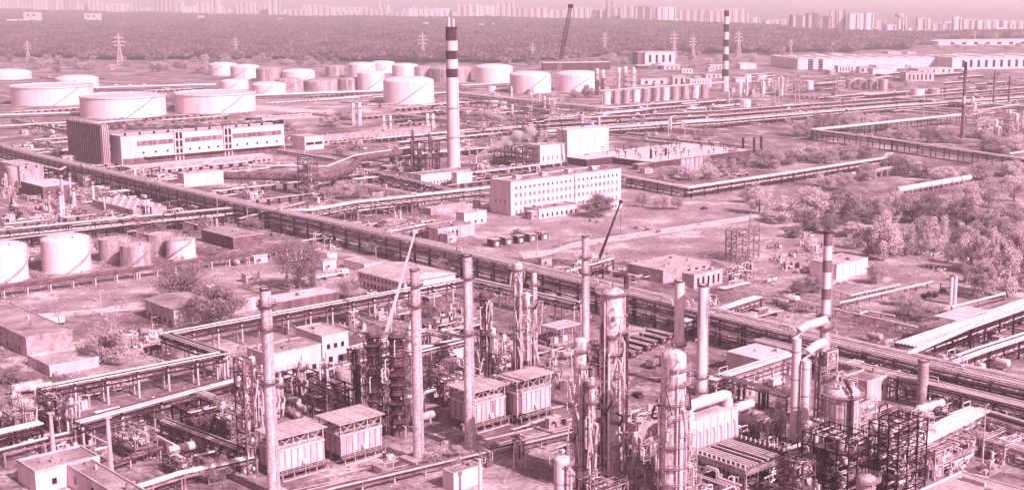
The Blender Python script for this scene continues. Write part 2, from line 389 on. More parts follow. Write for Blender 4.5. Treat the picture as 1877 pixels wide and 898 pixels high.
def rack(label, px, z, wd, npipe=6, levels=2, sp=12, cm=None, gm=None, pal=None, gap=2.6, rr=(.14, .42), loops=.25, name='pipe_rack', rail=False, brace=False, colw=.5, top=True, world=False, seg=8, lamps=0):
    cm = cm or steel; gm = gm or steel; pal = pal or ((5, pipew), (2, pipem), (2, piped), (1, piper))
    pts = [Vector(p) for p in px] if world else [P(x, y, z) for x, y in px]
    o = Vector((pts[0].x, pts[0].y, 0)); pts = [p - o for p in pts]
    T = thing(name, label, 'pipe rack', o)
    for lv in range(levels):
        zz = -gap * lv; n = npipe if lv == 0 else max(2, int(npipe * .7))
        slot = wd / n
        for k in range(n):
            r = min(R.uniform(*rr), slot * .36); d = -wd / 2 + slot * (k + .5)
            path = [p + Vector((0, 0, zz + r + .08)) for p in offs(pts, d)]
            q = [path[0]]
            for a, b in zip(path, path[1:]):
                L = (b - a).length; u = (b - a) / L if L else Vector((1, 0, 0))
                if lv == 0 and L > 30 and R.random() < loops:
                    s = R.uniform(.25, .75) * L; s2 = s + R.uniform(3, 6); up = Vector((0, 0, R.uniform(1.2, 2.4)))
                    q += [a + u * s, a + u * s + up, a + u * s2 + up, a + u * s2]
                q.append(b)
            pt(T, 'pipe', wpick(*pal), q, r, seg)
    for a, b in zip(pts, pts[1:]):
        d = b - a; L = d.length; d /= L; n = Vector((-d.y, d.x, 0)); ang = math.atan2(d.y, d.x)
        cnt = max(1, round(L / sp))
        for i in range(cnt + 1):
            p = a + d * (L * i / cnt)
            if i in (0, cnt): p = a + d * (.6 if i == 0 else L - .6)
            for s in (-1, 1):
                q = p + n * (s * wd * .42); hh = z - (.0 if top else gap)
                pb(T, 'column', cm, (q.x, q.y, hh / 2 - .25), (colw, colw, hh - .5), ang)
            for lv in range(levels): pb(T, 'crossbeam', gm, (p.x, p.y, z - gap * lv - .22), (.4, wd * 1.04, .4), ang)
            if brace and i < cnt and i % 3 == 1:
                q0 = p + n * (-wd * .42); q1 = q0 + d * (L / cnt); pbar(T, 'brace', cm, (q0.x, q0.y, .5), (q1.x, q1.y, z - 1), .22); pbar(T, 'brace', cm, (q1.x, q1.y, .5), (q0.x, q0.y, z - 1), .2)
        for s in (-1, 1):
            for lv in range(levels):
                m2 = (a + b) / 2 + n * (s * wd * .47); pb(T, 'girder', gm, (m2.x, m2.y, z - gap * lv - .55), (L * .995, .26, .5), ang)
            if rail:
                b2 = MB(); e0 = a + n * (s * wd * .53); e1 = b + n * (s * wd * .53)
                for hh in (.6, 1.15): b2.bar((e0.x, e0.y, z + hh), (e1.x, e1.y, z + hh), .08)
                for i in range(int(L / 2.5) + 1): e = e0 + (e1 - e0) * (i / max(1, int(L / 2.5))); b2.bar((e.x, e.y, z - .3), (e.x, e.y, z + 1.15), .08)
                b2.build('handrail', steelw if cm is not steel else steelm, T)
        if levels > 1:                                                     # truss web between the two levels
            b2 = MB(); k = int(L / 3.2); s = -1 if (n.y > 0) else 1
            for i in range(k):
                e0 = a + d * (L * i / k) + n * (s * wd * .47); e1 = a + d * (L * (i + 1) / k) + n * (s * wd * .47)
                b2.bar((e0.x, e0.y, z - .5 - (gap - .5) * (i % 2)), (e1.x, e1.y, z - .5 - (gap - .5) * ((i + 1) % 2)), .16)
            if k: b2.build('truss_web', gm, T)
    return T
def frame(label, c, xr, xl, yt, nx=2, ny=2, lv=3, m=None, name='steel_frame', deck=True, brace=True, rail=True, stuffing=1.0, cat='steel structure', th=.45, minA=0, minB=0):
    m = m or steel; o, LB, LA, h = foot(c, xr, xl, yt); LB = max(LB, minB); LA = max(LA, minA)
    T = thing(name, label, cat, o, RB)
    for i in range(nx + 1):
        for j in range(ny + 1): pb(T, 'column', m, (LB * i / nx, LA * j / ny, h / 2), (th, th, h))
    for k in range(1, lv + 1):
        z = h * k / lv - .3
        for j in range(ny + 1): pb(T, 'beam', m, (LB / 2, LA * j / ny, z), (LB, th * .7, th * .9))
        for i in range(nx + 1): pb(T, 'beam', m, (LB * i / nx, LA / 2, z), (th * .7, LA, th * .9))
        if deck and k < lv: q = R.choice((.45, .6, .9)); pb(T, 'deck', rusty if m is steel else steelm, (LB * .5, LA * (1 - q / 2), z + th * .5), (LB * .98, LA * q, .12))
        if rail:
            b = MB(); zz = z + th * .5
            for a, b1 in (((0, 0), (LB, 0)), ((0, 0), (0, LA)), ((LB, 0), (LB, LA)), ((0, LA), (LB, LA))):
                for hh in (.55, 1.1): b.bar((a[0], a[1], zz + hh), (b1[0], b1[1], zz + hh), .08)
                n = max(2, int(math.hypot(b1[0] - a[0], b1[1] - a[1]) / 1.8))
                for i in range(n + 1): x, y = a[0] + (b1[0] - a[0]) * i / n, a[1] + (b1[1] - a[1]) * i / n; b.bar((x, y, zz), (x, y, zz + 1.1), .07)
            b.build('railing', steelm if m is steel else m, T)
        if brace:
            z0 = h * (k - 1) / lv; bw_ = min(.2, th * .6)
            for i in range(nx):
                if (i + k) % 2: pbar(T, 'brace', m, (LB * i / nx, 0, z0), (LB * (i + 1) / nx, 0, z), bw_); pbar(T, 'brace', m, (LB * (i + 1) / nx, .1, z0), (LB * i / nx, .1, z), bw_)
            for j in range(ny):
                if (j + k) % 2 == 0: pbar(T, 'brace', m, (0, LA * j / ny, z0), (0, LA * (j + 1) / ny, z), bw_)
        z0 = h * (k - 1) / lv + .2; hh = h / lv
        for q in range(int(stuffing * 5)):                                 # vessels, exchangers and piping standing on each deck
            t = R.random(); x, y = R.uniform(.12, .88) * LB, R.uniform(.1, .9) * LA
            if t < .3: r = R.uniform(.4, .9); pc(T, 'vessel', wpick((3, pipew), (2, pipem), (2, steelm)), (x, y, z0), (x, y, z0 + hh * R.uniform(.4, .75)), r, 12)
            elif t < .5: r = R.uniform(.4, .8); l = min(LB * .4, 3.5); pc(T, 'exchanger', wpick((3, pipew), (2, pipem)), (x - l / 2, y, z0 + r + .5), (x + l / 2, y, z0 + r + .5), r, 12)
            else:
                r = R.uniform(.1, .25); zt = z0 + hh * R.uniform(.3, .95); x2, y2 = R.uniform(0, 1) * LB, R.uniform(0, 1) * LA
                pt(T, 'pipe', wpick((5, pipew), (2, pipem), (1, piped)), [(x, y, z0), (x, y, zt), (x2, y, zt), (x2, y2, zt), (x2, y2, max(z0, zt - R.uniform(1, 3)))], r, 6)
    return T, LB, LA, h
def drum(label, base, length, r, m=None, along='B', legs=1.2, name='horizontal_drum', cat='vessel', group=None):
    o = P(*base) if not isinstance(base, Vector) else base; T = thing(name, label, cat, o, RB if along == 'B' else RB - math.pi / 2, group)
    b = MB(); L = length / 2; b.lathe(dome(r, L, r * .45)[::-1][:0] + [(.001, -L - r * .45)] + [(q, -z) for q, z in dome(r, L, r * .45)][::-1][1:] + dome(r, L, r * .45), 16)
    sh = b.build('shell', m or pipew, T, (0, 0, legs + r), True); sh.rotation_euler = (0, math.pi / 2, 0)
    for s in (-.6, .6): pb(T, 'saddle', conc, (s * L, 0, (legs + r * .4) / 2), (.5, r * 1.5, legs + r * .4))
    pc(T, 'nozzle', steelm, (L * .3, 0, legs + r * 1.8), (L * .3, 0, legs + r * 2 + .7), r * .22, 8); pc(T, 'manway', steelm, (-L * .4, 0, legs + r * 1.8), (-L * .4, 0, legs + r * 2 + .4), r * .32, 10)
    return T
def skid(label, base, sx, sy, n=10, hmax=3.5, rz=None, name='pump_skid', cat='equipment', group=None):
    o = P(*base) if not isinstance(base, Vector) else base; T = thing(name, label, cat, o, RB if rz is None else rz, group)
    pb(T, 'plinth', conc, (0, 0, .12), (sx, sy, .24))
    for i in range(n):
        x, y = R.uniform(-.42, .42) * sx, R.uniform(-.42, .42) * sy; t = R.random()
        if t < .25: r = R.uniform(.35, .8); hh = R.uniform(.8, hmax); pc(T, 'vessel', wpick((3, pipew), (2, pipem), (1, piped)), (x, y, .2), (x, y, hh), r, 12)
        elif t < .4: r = R.uniform(.3, .7); l = R.uniform(1.5, sx * .35); pc(T, 'exchanger', wpick((3, pipew), (2, pipem), (1, steelm)), (x - l / 2, y, r + .6), (x + l / 2, y, r + .6), r, 12)
        elif t < .55: q = R.uniform(.6, 1.6); pb(T, 'cabinet', wpick((2, steelw), (2, steelm), (1, rusty)), (x, y, .2 + q / 2), (q, q * .8, q))
        else:
            r = R.uniform(.08, .22); zt = R.uniform(.8, hmax); x2, y2 = R.uniform(-.5, .5) * sx, R.uniform(-.5, .5) * sy
            pt(T, 'pipe', wpick((5, pipew), (2, pipem), (2, piped)), [(x, y, .2), (x, y, zt), (x2, y, zt), (x2, y2, zt), (x2, y2, .2)], r, 6)
    return T
def lowrun(label, base, length, along='B', n=3, z=.7, r=.3, name='low_pipe_run'):
    o = P(*base) if not isinstance(base, Vector) else base; T = thing(name, label, 'pipes', o, RB if along == 'B' else RB - math.pi / 2)
    for i in range(n):
        q = R.uniform(.5, 1) * r; y = (i - (n - 1) / 2) * r * 3.2; e = length * R.uniform(.75, 1); pts = [(0, y, z + q), (e, y, z + q)]
        if R.random() < .4: s = R.uniform(.3, .6) * e; pts = [(0, y, z + q), (s, y, z + q), (s, y, z + 2 + q), (s + 4, y, z + 2 + q), (s + 4, y, z + q), (e, y, z + q)]
        elif R.random() < .4: pts += [(e, y + R.choice((-1, 1)) * R.uniform(2, 6), z + q)]
        pt(T, 'pipe', wpick((5, pipew), (3, pipem), (2, piped)), pts, q, 6)
    for i in range(max(2, int(length / 7))): pb(T, 'sleeper', concd, (length * (i + .5) / max(2, int(length / 7)), 0, z / 2), (.5, n * r * 3.2 + .6, z))
    return T
def shed(label, base, lb, la, hh, wall, roof, name='small_shed'):
    o = P(*base) if not isinstance(base, Vector) else base; T = thing(name, label, 'shed', o, RB)
    pb(T, 'wall', wall, (lb / 2, la / 2, hh / 2), (lb, la, hh)); pb(T, 'roof', roof, (lb / 2, la / 2, hh + .12), (lb + .6, la + .6, .24))
    pb(T, 'door', steelm, (lb * .25, -.03, 1.05), (1.1, .1, 2.1))
    for i in range(max(1, int(lb / 4))): pb(T, 'window', glass, (lb * .4 + i * 3, -.03, 1.7), (1.2, .1, .9))
    pc(T, 'roof_vent', steelm, (lb * .6, la * .5, hh), (lb * .6, la * .5, hh + 1.2), .25, 8)
    return T
def fill(*a): DEFER.append(lambda: fill_now(*a))
def fill_now(where, xr, yr, n, sc=1.0, bush=.2, avoid=None):
    for i in range(n):
        x, y = R.uniform(*xr), R.uniform(*yr); o = P(x, y)
        if (avoid and avoid(x, y)) or not free(o, 4 * sc): continue
        t = R.random()
        if t < .36: lowrun('low pipe run ' + where, o, R.uniform(14, 46) * sc, R.choice('AB'), R.randrange(2, 5), R.uniform(.5, 2.5), R.uniform(.25, .5) * sc)
        elif t < .5: shed('small shed ' + where, o, R.uniform(4, 12) * sc, R.uniform(3, 7) * sc, R.uniform(2.8, 4.5), R.choice((white, wallp, conc, brick)), R.choice((roofl, rooff, roofw)))
        elif t < .78 - bush * .3: skid('pipework ' + where, o, R.uniform(6, 14) * sc, R.uniform(4, 9) * sc, 10, R.uniform(2.5, 6), name='infill_skid')  # generic skid of random parts, same kind as the pump skids
        elif t < 1 - bush: drum('horizontal drum ' + where, o, R.uniform(5, 10), R.uniform(.9, 1.7), R.choice((pipew, pipem, tankd)), R.choice('AB'), 1.0)
        else: tree('bush ' + where, o, 1e6, (R.uniform(5, 10), R.uniform(3.5, 7)), 'bush', R.choice((leaf_d, leaf_m, leaf_l)))
def pipeline(label, px, z, r, m=None, sp=8, name='pipeline', cat='pipe', post=None, zs=None):
    pts = [P(x, y, (zs[i] if zs else z)) for i, (x, y) in enumerate(px)]; o = Vector((pts[0].x, pts[0].y, 0)); pts = [p - o for p in pts]
    T = thing(name, label, cat, o); pt(T, 'pipe', m or pipew, pts, r, 12)
    for a, b in zip(pts, pts[1:]):
        n = int((b - a).length / sp)
        for i in range(n):
            p = a.lerp(b, (i + .5) / max(1, n))
            if p.z > r + .3: pb(T, 'support', post or conc, (p.x, p.y, (p.z - r) / 2), (.4, .4, p.z - r + .1), RB)
    return T
def heater(label, c, xr, xl, yt):
    o, LB, LA, h = foot(c, xr, xl, yt); T = thing('furnace', label, 'furnace', o, RB)
    zb, zt = h * .2, h * .68
    pb(T, 'casing', wallp, (LB / 2, LA / 2, (zb + zt) / 2), (LB, LA, zt - zb))
    n = 7
    for i in range(n + 1):
        pb(T, 'buckstay', steelw, (LB * i / n, -.12, (zb + zt) / 2), (.28, .3, zt - zb)); 
        if i < n: pb(T, 'casing_panel', wpick((4, white), (2, wallp), (1, tankd)), (LB * (i + .5) / n, -.03, (zb + zt) / 2 + .2), (LB / n * .66, .12, (zt - zb) * .84))
    for i in range(5): pb(T, 'buckstay', steelm, (-.1, LA * i / 4, (zb + zt) / 2), (.26, .25, zt - zb))
    pb(T, 'inspection_box', white, (LB * .55, -.5, zb + (zt - zb) * .25), (1.2, .7, 1.0))
    pb(T, 'top_ring', white, (LB / 2, LA / 2, zt + .15), (LB + .7, LA + .7, .34))
    for i in range(4):
        for j in (0, .5, 1): pb(T, 'leg', steelm, (LB * i / 3, LA * j, zb / 2), (.35, .35, zb))
    for i in range(6):
        for j in (.25, .7): pc(T, 'burner', piper, (LB * (i + .5) / 6, LA * j, zb * .35), (LB * (i + .5) / 6, LA * j, zb), .4, 10)
    pb(T, 'service_platform', rusty, (LB / 2, -1.0, zb * .75), (LB + 1, 1.8, .12))
    b = MB()
    for hh in (.5, 1.0): b.bar((-.5, -1.85, zb * .75 + hh), (LB + .5, -1.85, zb * .75 + hh), .08)
    for i in range(9): b.bar((-.5 + (LB + 1) * i / 8, -1.85, zb * .75), (-.5 + (LB + 1) * i / 8, -1.85, zb * .75 + 1), .08)
    b.bar((0, -1.9, .2), (LB, -1.9, .2), .3); b.build('railing', steelw, T)
    for i in range(5): pb(T, 'platform_post', steelw, (LB * i / 4, -1.8, zb * .37), (.18, .18, zb * .75))
    for i in range(4):                                                     # open coil loft under the roof
        for j in (0, 1): pbar(T, 'loft_post', steelw, (LB * i / 3, LA * j, zt), (LB * i / 3, LA * j, h - .1), .25)
    for i in range(3): pbar(T, 'loft_brace', steelw, (LB * i / 3, 0, zt + .3), (LB * (i + 1) / 3, 0, h - .2), .14); pbar(T, 'loft_brace', steelw, (LB * (i + 1) / 3, .1, zt + .3), (LB * i / 3, .1, h - .2), .14)
    pbar(T, 'loft_brace', steelw, (0, 0, zt + .3), (0, LA, h - .2), .14); pbar(T, 'loft_brace', steelw, (.1, LA, zt + .3), (.1, 0, h - .2), .14)
    for k in range(5): pc(T, 'coil_tube', wpick((2, pipew), (1, pipem), (1, piped)), (.3, LA * (k + .5) / 5, zt + .6 + .5 * (k % 3)), (LB - .3, LA * (k + .5) / 5, zt + .6 + .5 * (k % 3)), .25, 8)
    b = MB()
    for hh in (.6, 1.2): b.bar((0, -.3, zt + hh), (LB, -.3, zt + hh), .1)
    b.build('railing', steelw, T)
    pb(T, 'roof', roofl, (LB / 2, LA / 2, h), (LB + 1.8, LA + 1.8, .25))
    for s in (.3, .7): pb(T, 'roof_joint', steelm, (LB * s, LA / 2, h + .14), (.1, LA + 1.7, .06))
    return T, LB, LA, h
def truss_boom(T, name, m, a, b, w0, w1, n=18, th=.16):
    a = Vector(a); b = Vector(b); d = (b - a).normalized(); x = d.cross(Vector((0, 1, 0))).normalized(); y = d.cross(x).normalized(); k = MB(); prev = None
    for i in range(n + 1):
        p = a.lerp(b, i / n); ww = (w0 + (w1 - w0) * i / n) / 2
        cs = [p + x * (s * ww) + y * (t * ww) for s, t in ((-1, -1), (1, -1), (1, 1), (-1, 1))]
        for q in range(4): k.bar(cs[q], cs[(q + 1) % 4], th * .7)
        if prev:
            for q in range(4): k.bar(prev[q], cs[q], th); k.bar(prev[q], cs[(q + 1) % 4], th * .7)
        prev = cs
    return k.build(name, m, T)
def pylon(label, base, yt):
    o = P(*base); h = HT(o, yt); T = thing('lattice_pylon', label, 'pylon', o, .5)
    truss_boom(T, 'mast', steelw, (0, 0, 0), (0, 0, h * .55), h * .2, h * .07, 6, h * .014); truss_boom(T, 'peak', steelw, (0, 0, h * .55), (0, 0, h), h * .07, h * .02, 6, h * .012)
    for z, q in ((.6, .17), (.73, .22), (.86, .15)):
        b = MB(); b.bar((-h * q, 0, h * z), (h * q, 0, h * z), h * .016); b.bar((-h * q, 0, h * z), (0, 0, h * (z + .05)), h * .011); b.bar((h * q, 0, h * z), (0, 0, h * (z + .05)), h * .011); b.build('cross_arm', steelw, T)
    return T
def pole(label, base, yt, m=None, name='light_pole', r=.16, head=True, cat='pole'):
    o = P(*base); h = HT(o, yt); T = thing(name, label, cat, o, RB)
    pl(T, 'shaft', m or steelw, [(r * 1.4, 0), (r * .8, h)], 8)
    pb(T, 'footing', conc, (0, 0, .15), (1, 1, .3))
    if head: pb(T, 'lamp_arm', m or steelw, (.5, 0, h), (1.4, .12, .12)); pb(T, 'lamp_head', steelw, (1.2, 0, h - .05), (.8, .35, .2))
    else: pb(T, 'cap', steelw, (0, 0, h + .05), (r * 3, r * 3, .2))
    return T
# trees -----------------------------------------------------------
TREES = {}
def tree_meshes(kind, var):
    k = (kind, var)
    if k in TREES: return TREES[k]
    rr = random.Random(hash((len(kind) * 31 + ord(kind[0]), var)) & 65535)
    t = MB(); lf = MB(); hgt = 10.0
    ccs = []
    if kind == 'conifer':
        t.lathe([(.28, 0), (.2, 4), (.05, 9.6)], 6)
        for i in range(1500):
            z = rr.uniform(.5, 10) ; q = (1 - z / 10.2) * 3.2 * math.sqrt(rr.random()) * (.7 + .3 * math.sin(z * 5)); a = rr.uniform(0, 6.28); ccs.append(((q * math.cos(a), q * math.sin(a), z), .3))
    else:
        nl = {'round': 10, 'bush': 10, 'tall': 12, 'bare': 16}[kind]
        cw, c0, c1 = {'round': (4.3, .9, 10), 'bush': (4.6, -.2, 10), 'tall': (4.2, .2, 10), 'bare': (4.2, 1.2, 10)}[kind]
        t.lathe([(.3, 0), (.22, 1.6), (.17, 3.4), (.09, 6.5), (.03, 9)], 7)
        cl = []
        for i in range(nl * 4):
            for _ in range(20):
                x, y, z = rr.uniform(-1, 1), rr.uniform(-1, 1), rr.uniform(-1, 1); s = x * x + y * y + z * z
                if .18 < s < 1: break
            zz = (c0 + c1) / 2 + z * (c1 - c0) / 2 * .86; q = cw * (.8 + .25 * rr.random()) * (1.0 if kind != 'tall' else .95)
            cl.append((x * q, y * q, zz, rr.uniform(.8, 1.5) * (1 if kind != 'tall' else .85)))
        for i in range(nl + (14 if kind == 'bare' else 0)):
            cx, cyy, cz, _ = cl[i]; z0 = rr.uniform(1.4, 4.5); mid = (cx * .45, cyy * .45, z0 + (cz - z0) * .6)
            t.bar((0, 0, z0), mid, .11); t.bar(mid, (cx, cyy, cz), .06)
            if kind == 'bare':
                for _ in range(4): t.bar(mid, (cx + rr.uniform(-1.5, 1.5), cyy + rr.uniform(-1.5, 1.5), cz + rr.uniform(0, 1.4)), .06)
        per = {'round': 250, 'bush': 270, 'tall': 230, 'bare': 150}[kind]
        for cx, cyy, cz, s in cl:
            for i in range(per):
                while True:
                    x, y, z = rr.uniform(-1, 1), rr.uniform(-1, 1), rr.uniform(-1, 1)
                    if x * x + y * y + z * z < 1: break
                ccs.append(((cx + x * s * 1.15, cyy + y * s * 1.15, max(.3, cz + z * s)), {'bare': .095}.get(kind, .135)))
    for (x, y, z), s in ccs:
        s *= rr.uniform(.6, 1.35); u = Vector((rr.gauss(0, 1), rr.gauss(0, 1), rr.gauss(0, 1))).normalized(); v = u.orthogonal().normalized(); v = v.cross(u) if rr.random() < .5 else v
        p = Vector((x, y, z)); lf.add([p - u * s, p + v * s * .7, p + u * s, p - v * s * .7], [(0, 1, 2, 3)])
    TREES[k] = (t, lf, {}); return TREES[k]
def tree(label, base, yt, wpx, kind='round', lm=None, var=None, name='tree', group=None):
    lm = lm or leaf_m; var = (R.randrange(2) if var is None else var) % 2
    o = P(*base) if not isinstance(base, Vector) else base
    h = HT(o, yt) if yt < 1e5 else wpx[1]; wm = wpx * mpp(o) if not isinstance(wpx, tuple) else wpx[0]
    t, lf, cache = tree_meshes(kind, var)
    if 'trunk' not in cache: cache['trunk'] = t.mesh('trunk', bark)
    if lm.name not in cache: cache[lm.name] = lf.mesh('crown_' + lm.name, lm)
    nm = {'bush': 'bush', 'conifer': 'conifer', 'bare': 'bare_tree'}.get(kind, 'tree') if name == 'tree' else name; T = thing(nm, label, 'bush' if nm == 'bush' else 'tree', o, R.uniform(0, 6.28), group)
    for n, me in (('trunk', cache['trunk']), ('crown', cache[lm.name])):
        q = link(n, me, T); q.scale = (wm / 8.6, wm / 8.6, h / 10.4)
    return T
# ================================================================= THE SETTING
def sheet(name, px, z, m, world=None, kind='structure'):
    pts = world or [P(x, y) for x, y in px]
    me = bpy.data.meshes.new(name); me.from_pydata([(p[0], p[1], z) for p in pts], [], [tuple(range(len(pts)))]); me.materials.append(m)
    o = link(name, me)
    if me.polygons[0].normal.z < 0: me.flip_normals()
    return setting(o, kind)
sheet('ground', None, 0, ground_m, world=[(-60000, -300), (60000, -300), (60000, 75000), (-60000, 75000)])
sheet('grass_field', [(1010, 475), (1040, 447), (1400, 397), (1440, 360), (1600, 372), (1877, 340), (1877, 545), (1700, 595), (1560, 560), (1400, 520), (1290, 470), (1160, 480)], .04, grass_m)
sheet('grass_field', [(760, 372), (1060, 345), (1260, 350), (1420, 345), (1395, 394), (1045, 443), (950, 468), (880, 440)], .04, grass_m)
sheet('grass_field', [(0, 540), (480, 472), (560, 455), (700, 470), (640, 520), (480, 535), (300, 545), (130, 572), (0, 568)], .04, grass_m)
sheet('grass_field', [(450, 180), (690, 178), (800, 200), (640, 235), (450, 225)], .04, grass_m)
sheet('grass_field', [(180, 222), (520, 215), (520, 240), (200, 250)], .04, grass_m)
sheet('road', [(1010, 458), (1045, 446), (1385, 394), (1400, 399), (1045, 455), (1000, 470), (960, 475), (950, 462)], .08, road_m)
sheet('road', [(460, 192), (620, 205), (680, 200), (682, 206), (630, 213), (480, 222), (480, 216), (560, 210), (458, 198)], .08, road_m)
sheet('road', [(0, 583), (250, 560), (270, 566), (0, 592)], .08, road_m)
sheet('road', [(560, 452), (690, 480), (660, 540), (600, 545), (640, 495), (545, 462)], .08, asph_m)
sheet('yard', [(500, 890), (560, 880), (1060, 775), (1100, 690), (1300, 690), (1420, 720), (1420, 800), (1260, 860), (1140, 790), (700, 905), (500, 920)], .06, yard_m)
sheet('yard', [(120, 660), (300, 625), (410, 655), (120, 715)], .06, asph_m)
sheet('yard', [(0, 800), (130, 790), (440, 700), (480, 940), (-100, 960)], .05, yard_m)
sheet('yard', [(640, 905), (1080, 788), (1200, 830), (1180, 950), (560, 960)], .09, asph_m)
sheet('yard', [(1650, 745), (1877, 700), (2000, 800), (1877, 870), (1700, 850)], .05, asph_m)
sheet('yard', [(1000, 250), (1320, 225), (1420, 250), (1330, 300), (1150, 310)], .05, yard_m)
sheet('yard', [(0, 165), (460, 175), (460, 215), (-40, 235)], .05, yard_m)
# ---- the far wood: one mass of canopy
def edge(x, tab):
    for (x0, y0), (x1, y1) in zip(tab, tab[1:]):
        if x <= x1: return y0 + (y1 - y0) * (x - x0) / (x1 - x0)
    return tab[-1][1]
NEAR = [(-300, 104), (0, 104), (200, 112), (480, 110), (700, 116), (940, 118), (1060, 108), (1200, 101), (1450, 98), (1640, 92), (1680, 84), (1750, 72), (2200, 69)]
FARE = [(-300, 14), (0, 19), (480, 32), (940, 36), (1100, 40), (1400, 50), (1560, 63), (1700, 67), (2200, 68.5)]
def wood():                                                               # some 80 000 crowns that read as one mass
    import numpy as np
    g = np.random.default_rng(3); xs = np.arange(-240, 2120, 4.2); rows = 132
    yn = np.array([edge(q, NEAR) for q in xs]) + 2.5 * np.sin(xs * .05) + 2 * np.sin(xs * .13); yf = np.array([edge(q, FARE) for q in xs])
    dist = lambda y: H * (CP - (y - PY) / F * SP) / (SP + (y - PY) / F * CP)
    dn, df = dist(yn), dist(yf); t = (np.arange(rows)[:, None] + g.random((rows, len(xs)))) / rows; d = (dn * (df / dn) ** t).reshape(-1)
    X = (((xs - PX) / F)[None, :] + g.uniform(-.0011, .0011, (rows, len(xs)))).reshape(-1) * d
    n = len(d); r = d * .00155 * g.uniform(.7, 1.5, n); h = g.normal(13, 2.0, n) + 2.5 * np.sin(X * .011 + d * .002) + 2 * np.sin(d * .009 + X * .004); K = 5; N = K * 2 + 1
    an = 2 * np.pi * np.arange(K) / K; ph = g.uniform(0, 6.28, n); V = np.zeros((n, N, 3))
    for q, (rad, zz) in enumerate(((1.0, -1.0), (.72, -.28))):
        jit = g.uniform(.8, 1.2, (n, K)); V[:, q * K:(q + 1) * K, 0] = X[:, None] + (r[:, None] * rad * jit) * np.cos(an + ph[:, None]); V[:, q * K:(q + 1) * K, 1] = d[:, None] + (r[:, None] * rad * jit) * np.sin(an + ph[:, None]); V[:, q * K:(q + 1) * K, 2] = h[:, None] + zz * np.minimum(r, 7)[:, None] * 1.1
    V[:, -1, 0] = X; V[:, -1, 1] = d; V[:, -1, 2] = h
    base = np.arange(n)[:, None, None] * N; k = np.arange(K); k2 = (k + 1) % K
    q4 = (np.stack([k, k2, K + k2, K + k], -1)[None] + base).reshape(-1); q3 = (np.stack([K + k, K + k2, 0 * k + 2 * K], -1)[None] + base).reshape(-1)
    V = V.reshape(-1, 3); nv = len(V)
    gx = np.arange(-260, 2145, 20.0); g0, g1 = dist(np.array([edge(q, NEAR) for q in gx])) + 30, dist(np.array([edge(q, FARE) for q in gx])); fl = np.concatenate([np.stack([(gx - PX) / F * g0, g0, 0 * gx + 6], -1), np.stack([(gx - PX) / F * g1, g1, 0 * gx + 6], -1)]); m = len(gx); ii = np.arange(m - 1)
    q4 = np.concatenate([q4, (np.stack([ii, ii + 1, ii + m + 1, ii + m], -1) + nv).reshape(-1)]); V = np.concatenate([V, fl])
    idx = np.concatenate([q4, q3]).astype(np.int32); st_ = np.concatenate([np.arange(0, len(q4), 4), len(q4) + np.arange(0, len(q3), 3)]).astype(np.int32)
    me = bpy.data.meshes.new('forest'); me.vertices.add(len(V)); me.vertices.foreach_set('co', V.reshape(-1)); me.loops.add(len(idx)); me.loops.foreach_set('vertex_index', idx); me.polygons.add(len(st_)); me.polygons.foreach_set('loop_start', st_); me.update(calc_edges=True); me.polygons.foreach_set('use_smooth', [True] * len(st_))
    me.materials.append(canopy); o = link('forest', me)
    setting(o, 'stuff'); o['label'] = 'broad dark wood stretching between the tank farm and the city'; o['category'] = 'wood'
wood()
# ---- the city on the skyline
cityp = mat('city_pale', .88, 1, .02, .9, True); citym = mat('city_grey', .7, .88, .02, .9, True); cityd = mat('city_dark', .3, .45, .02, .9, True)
def block(label, x0, x1, yb, yt, m, dist=1.0, cols=None, name='apartment_block'):
    x = (x0 + x1) / 2; o = P(x, yb) * 1.0; o = Vector((o.x * dist, o.y * dist, 0)); k = mpp(o); L = (x1 - x0) * k; h = max(14, HT(o, yt)); dp = min(L * .6, 22)
    T = thing(name, label, 'building', o, R.uniform(-.25, .25))
    pb(T, 'wall', m, (0, dp / 2, h / 2), (L, dp, h)); pb(T, 'roof', citym, (0, dp / 2, h + .4), (L * .99, dp * .98, .8))
    n = cols or max(2, int(L / 13)); fl = max(3, int(h / 9))
    for i in range(n):
        if i % 2 == 0: pb(T, 'balcony_bay', cityp if m is not cityd else citym, (-L / 2 + L * (i + .5) / n, -.8, h / 2 - 1), (L / n * .55, 1.6, h - 3))
        else: pb(T, 'window_strip', cityd, (-L / 2 + L * (i + .5) / n, -.1, h / 2), (L / n * .35, .3, h - 5))
    for i in range(max(1, n // 3)): pb(T, 'lift_house', m, (-L / 2 + L * (i + .5) / max(1, n // 3), dp / 2, h + 2), (6, 6, 3.5))
    return T
far = 'pale hazy apartment block on the left part of the skyline'
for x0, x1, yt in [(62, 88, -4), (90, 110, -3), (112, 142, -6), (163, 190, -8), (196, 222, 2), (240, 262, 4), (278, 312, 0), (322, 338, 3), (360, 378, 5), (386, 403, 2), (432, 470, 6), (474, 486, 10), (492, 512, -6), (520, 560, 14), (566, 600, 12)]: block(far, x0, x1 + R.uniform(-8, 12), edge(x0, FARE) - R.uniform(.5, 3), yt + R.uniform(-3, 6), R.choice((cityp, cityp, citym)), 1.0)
far = 'pale hazy apartment block on the skyline left of the crane tip'
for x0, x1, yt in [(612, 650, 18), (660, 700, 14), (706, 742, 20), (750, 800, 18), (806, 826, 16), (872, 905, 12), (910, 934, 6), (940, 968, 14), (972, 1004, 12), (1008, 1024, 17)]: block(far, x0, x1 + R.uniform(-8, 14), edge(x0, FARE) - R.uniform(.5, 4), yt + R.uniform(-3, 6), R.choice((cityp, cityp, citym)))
block('greyer tower block just right of the striped chimney top', 838, 866, 34, 8, citym)
far = 'pale hazy apartment block on the skyline right of the crane tip'
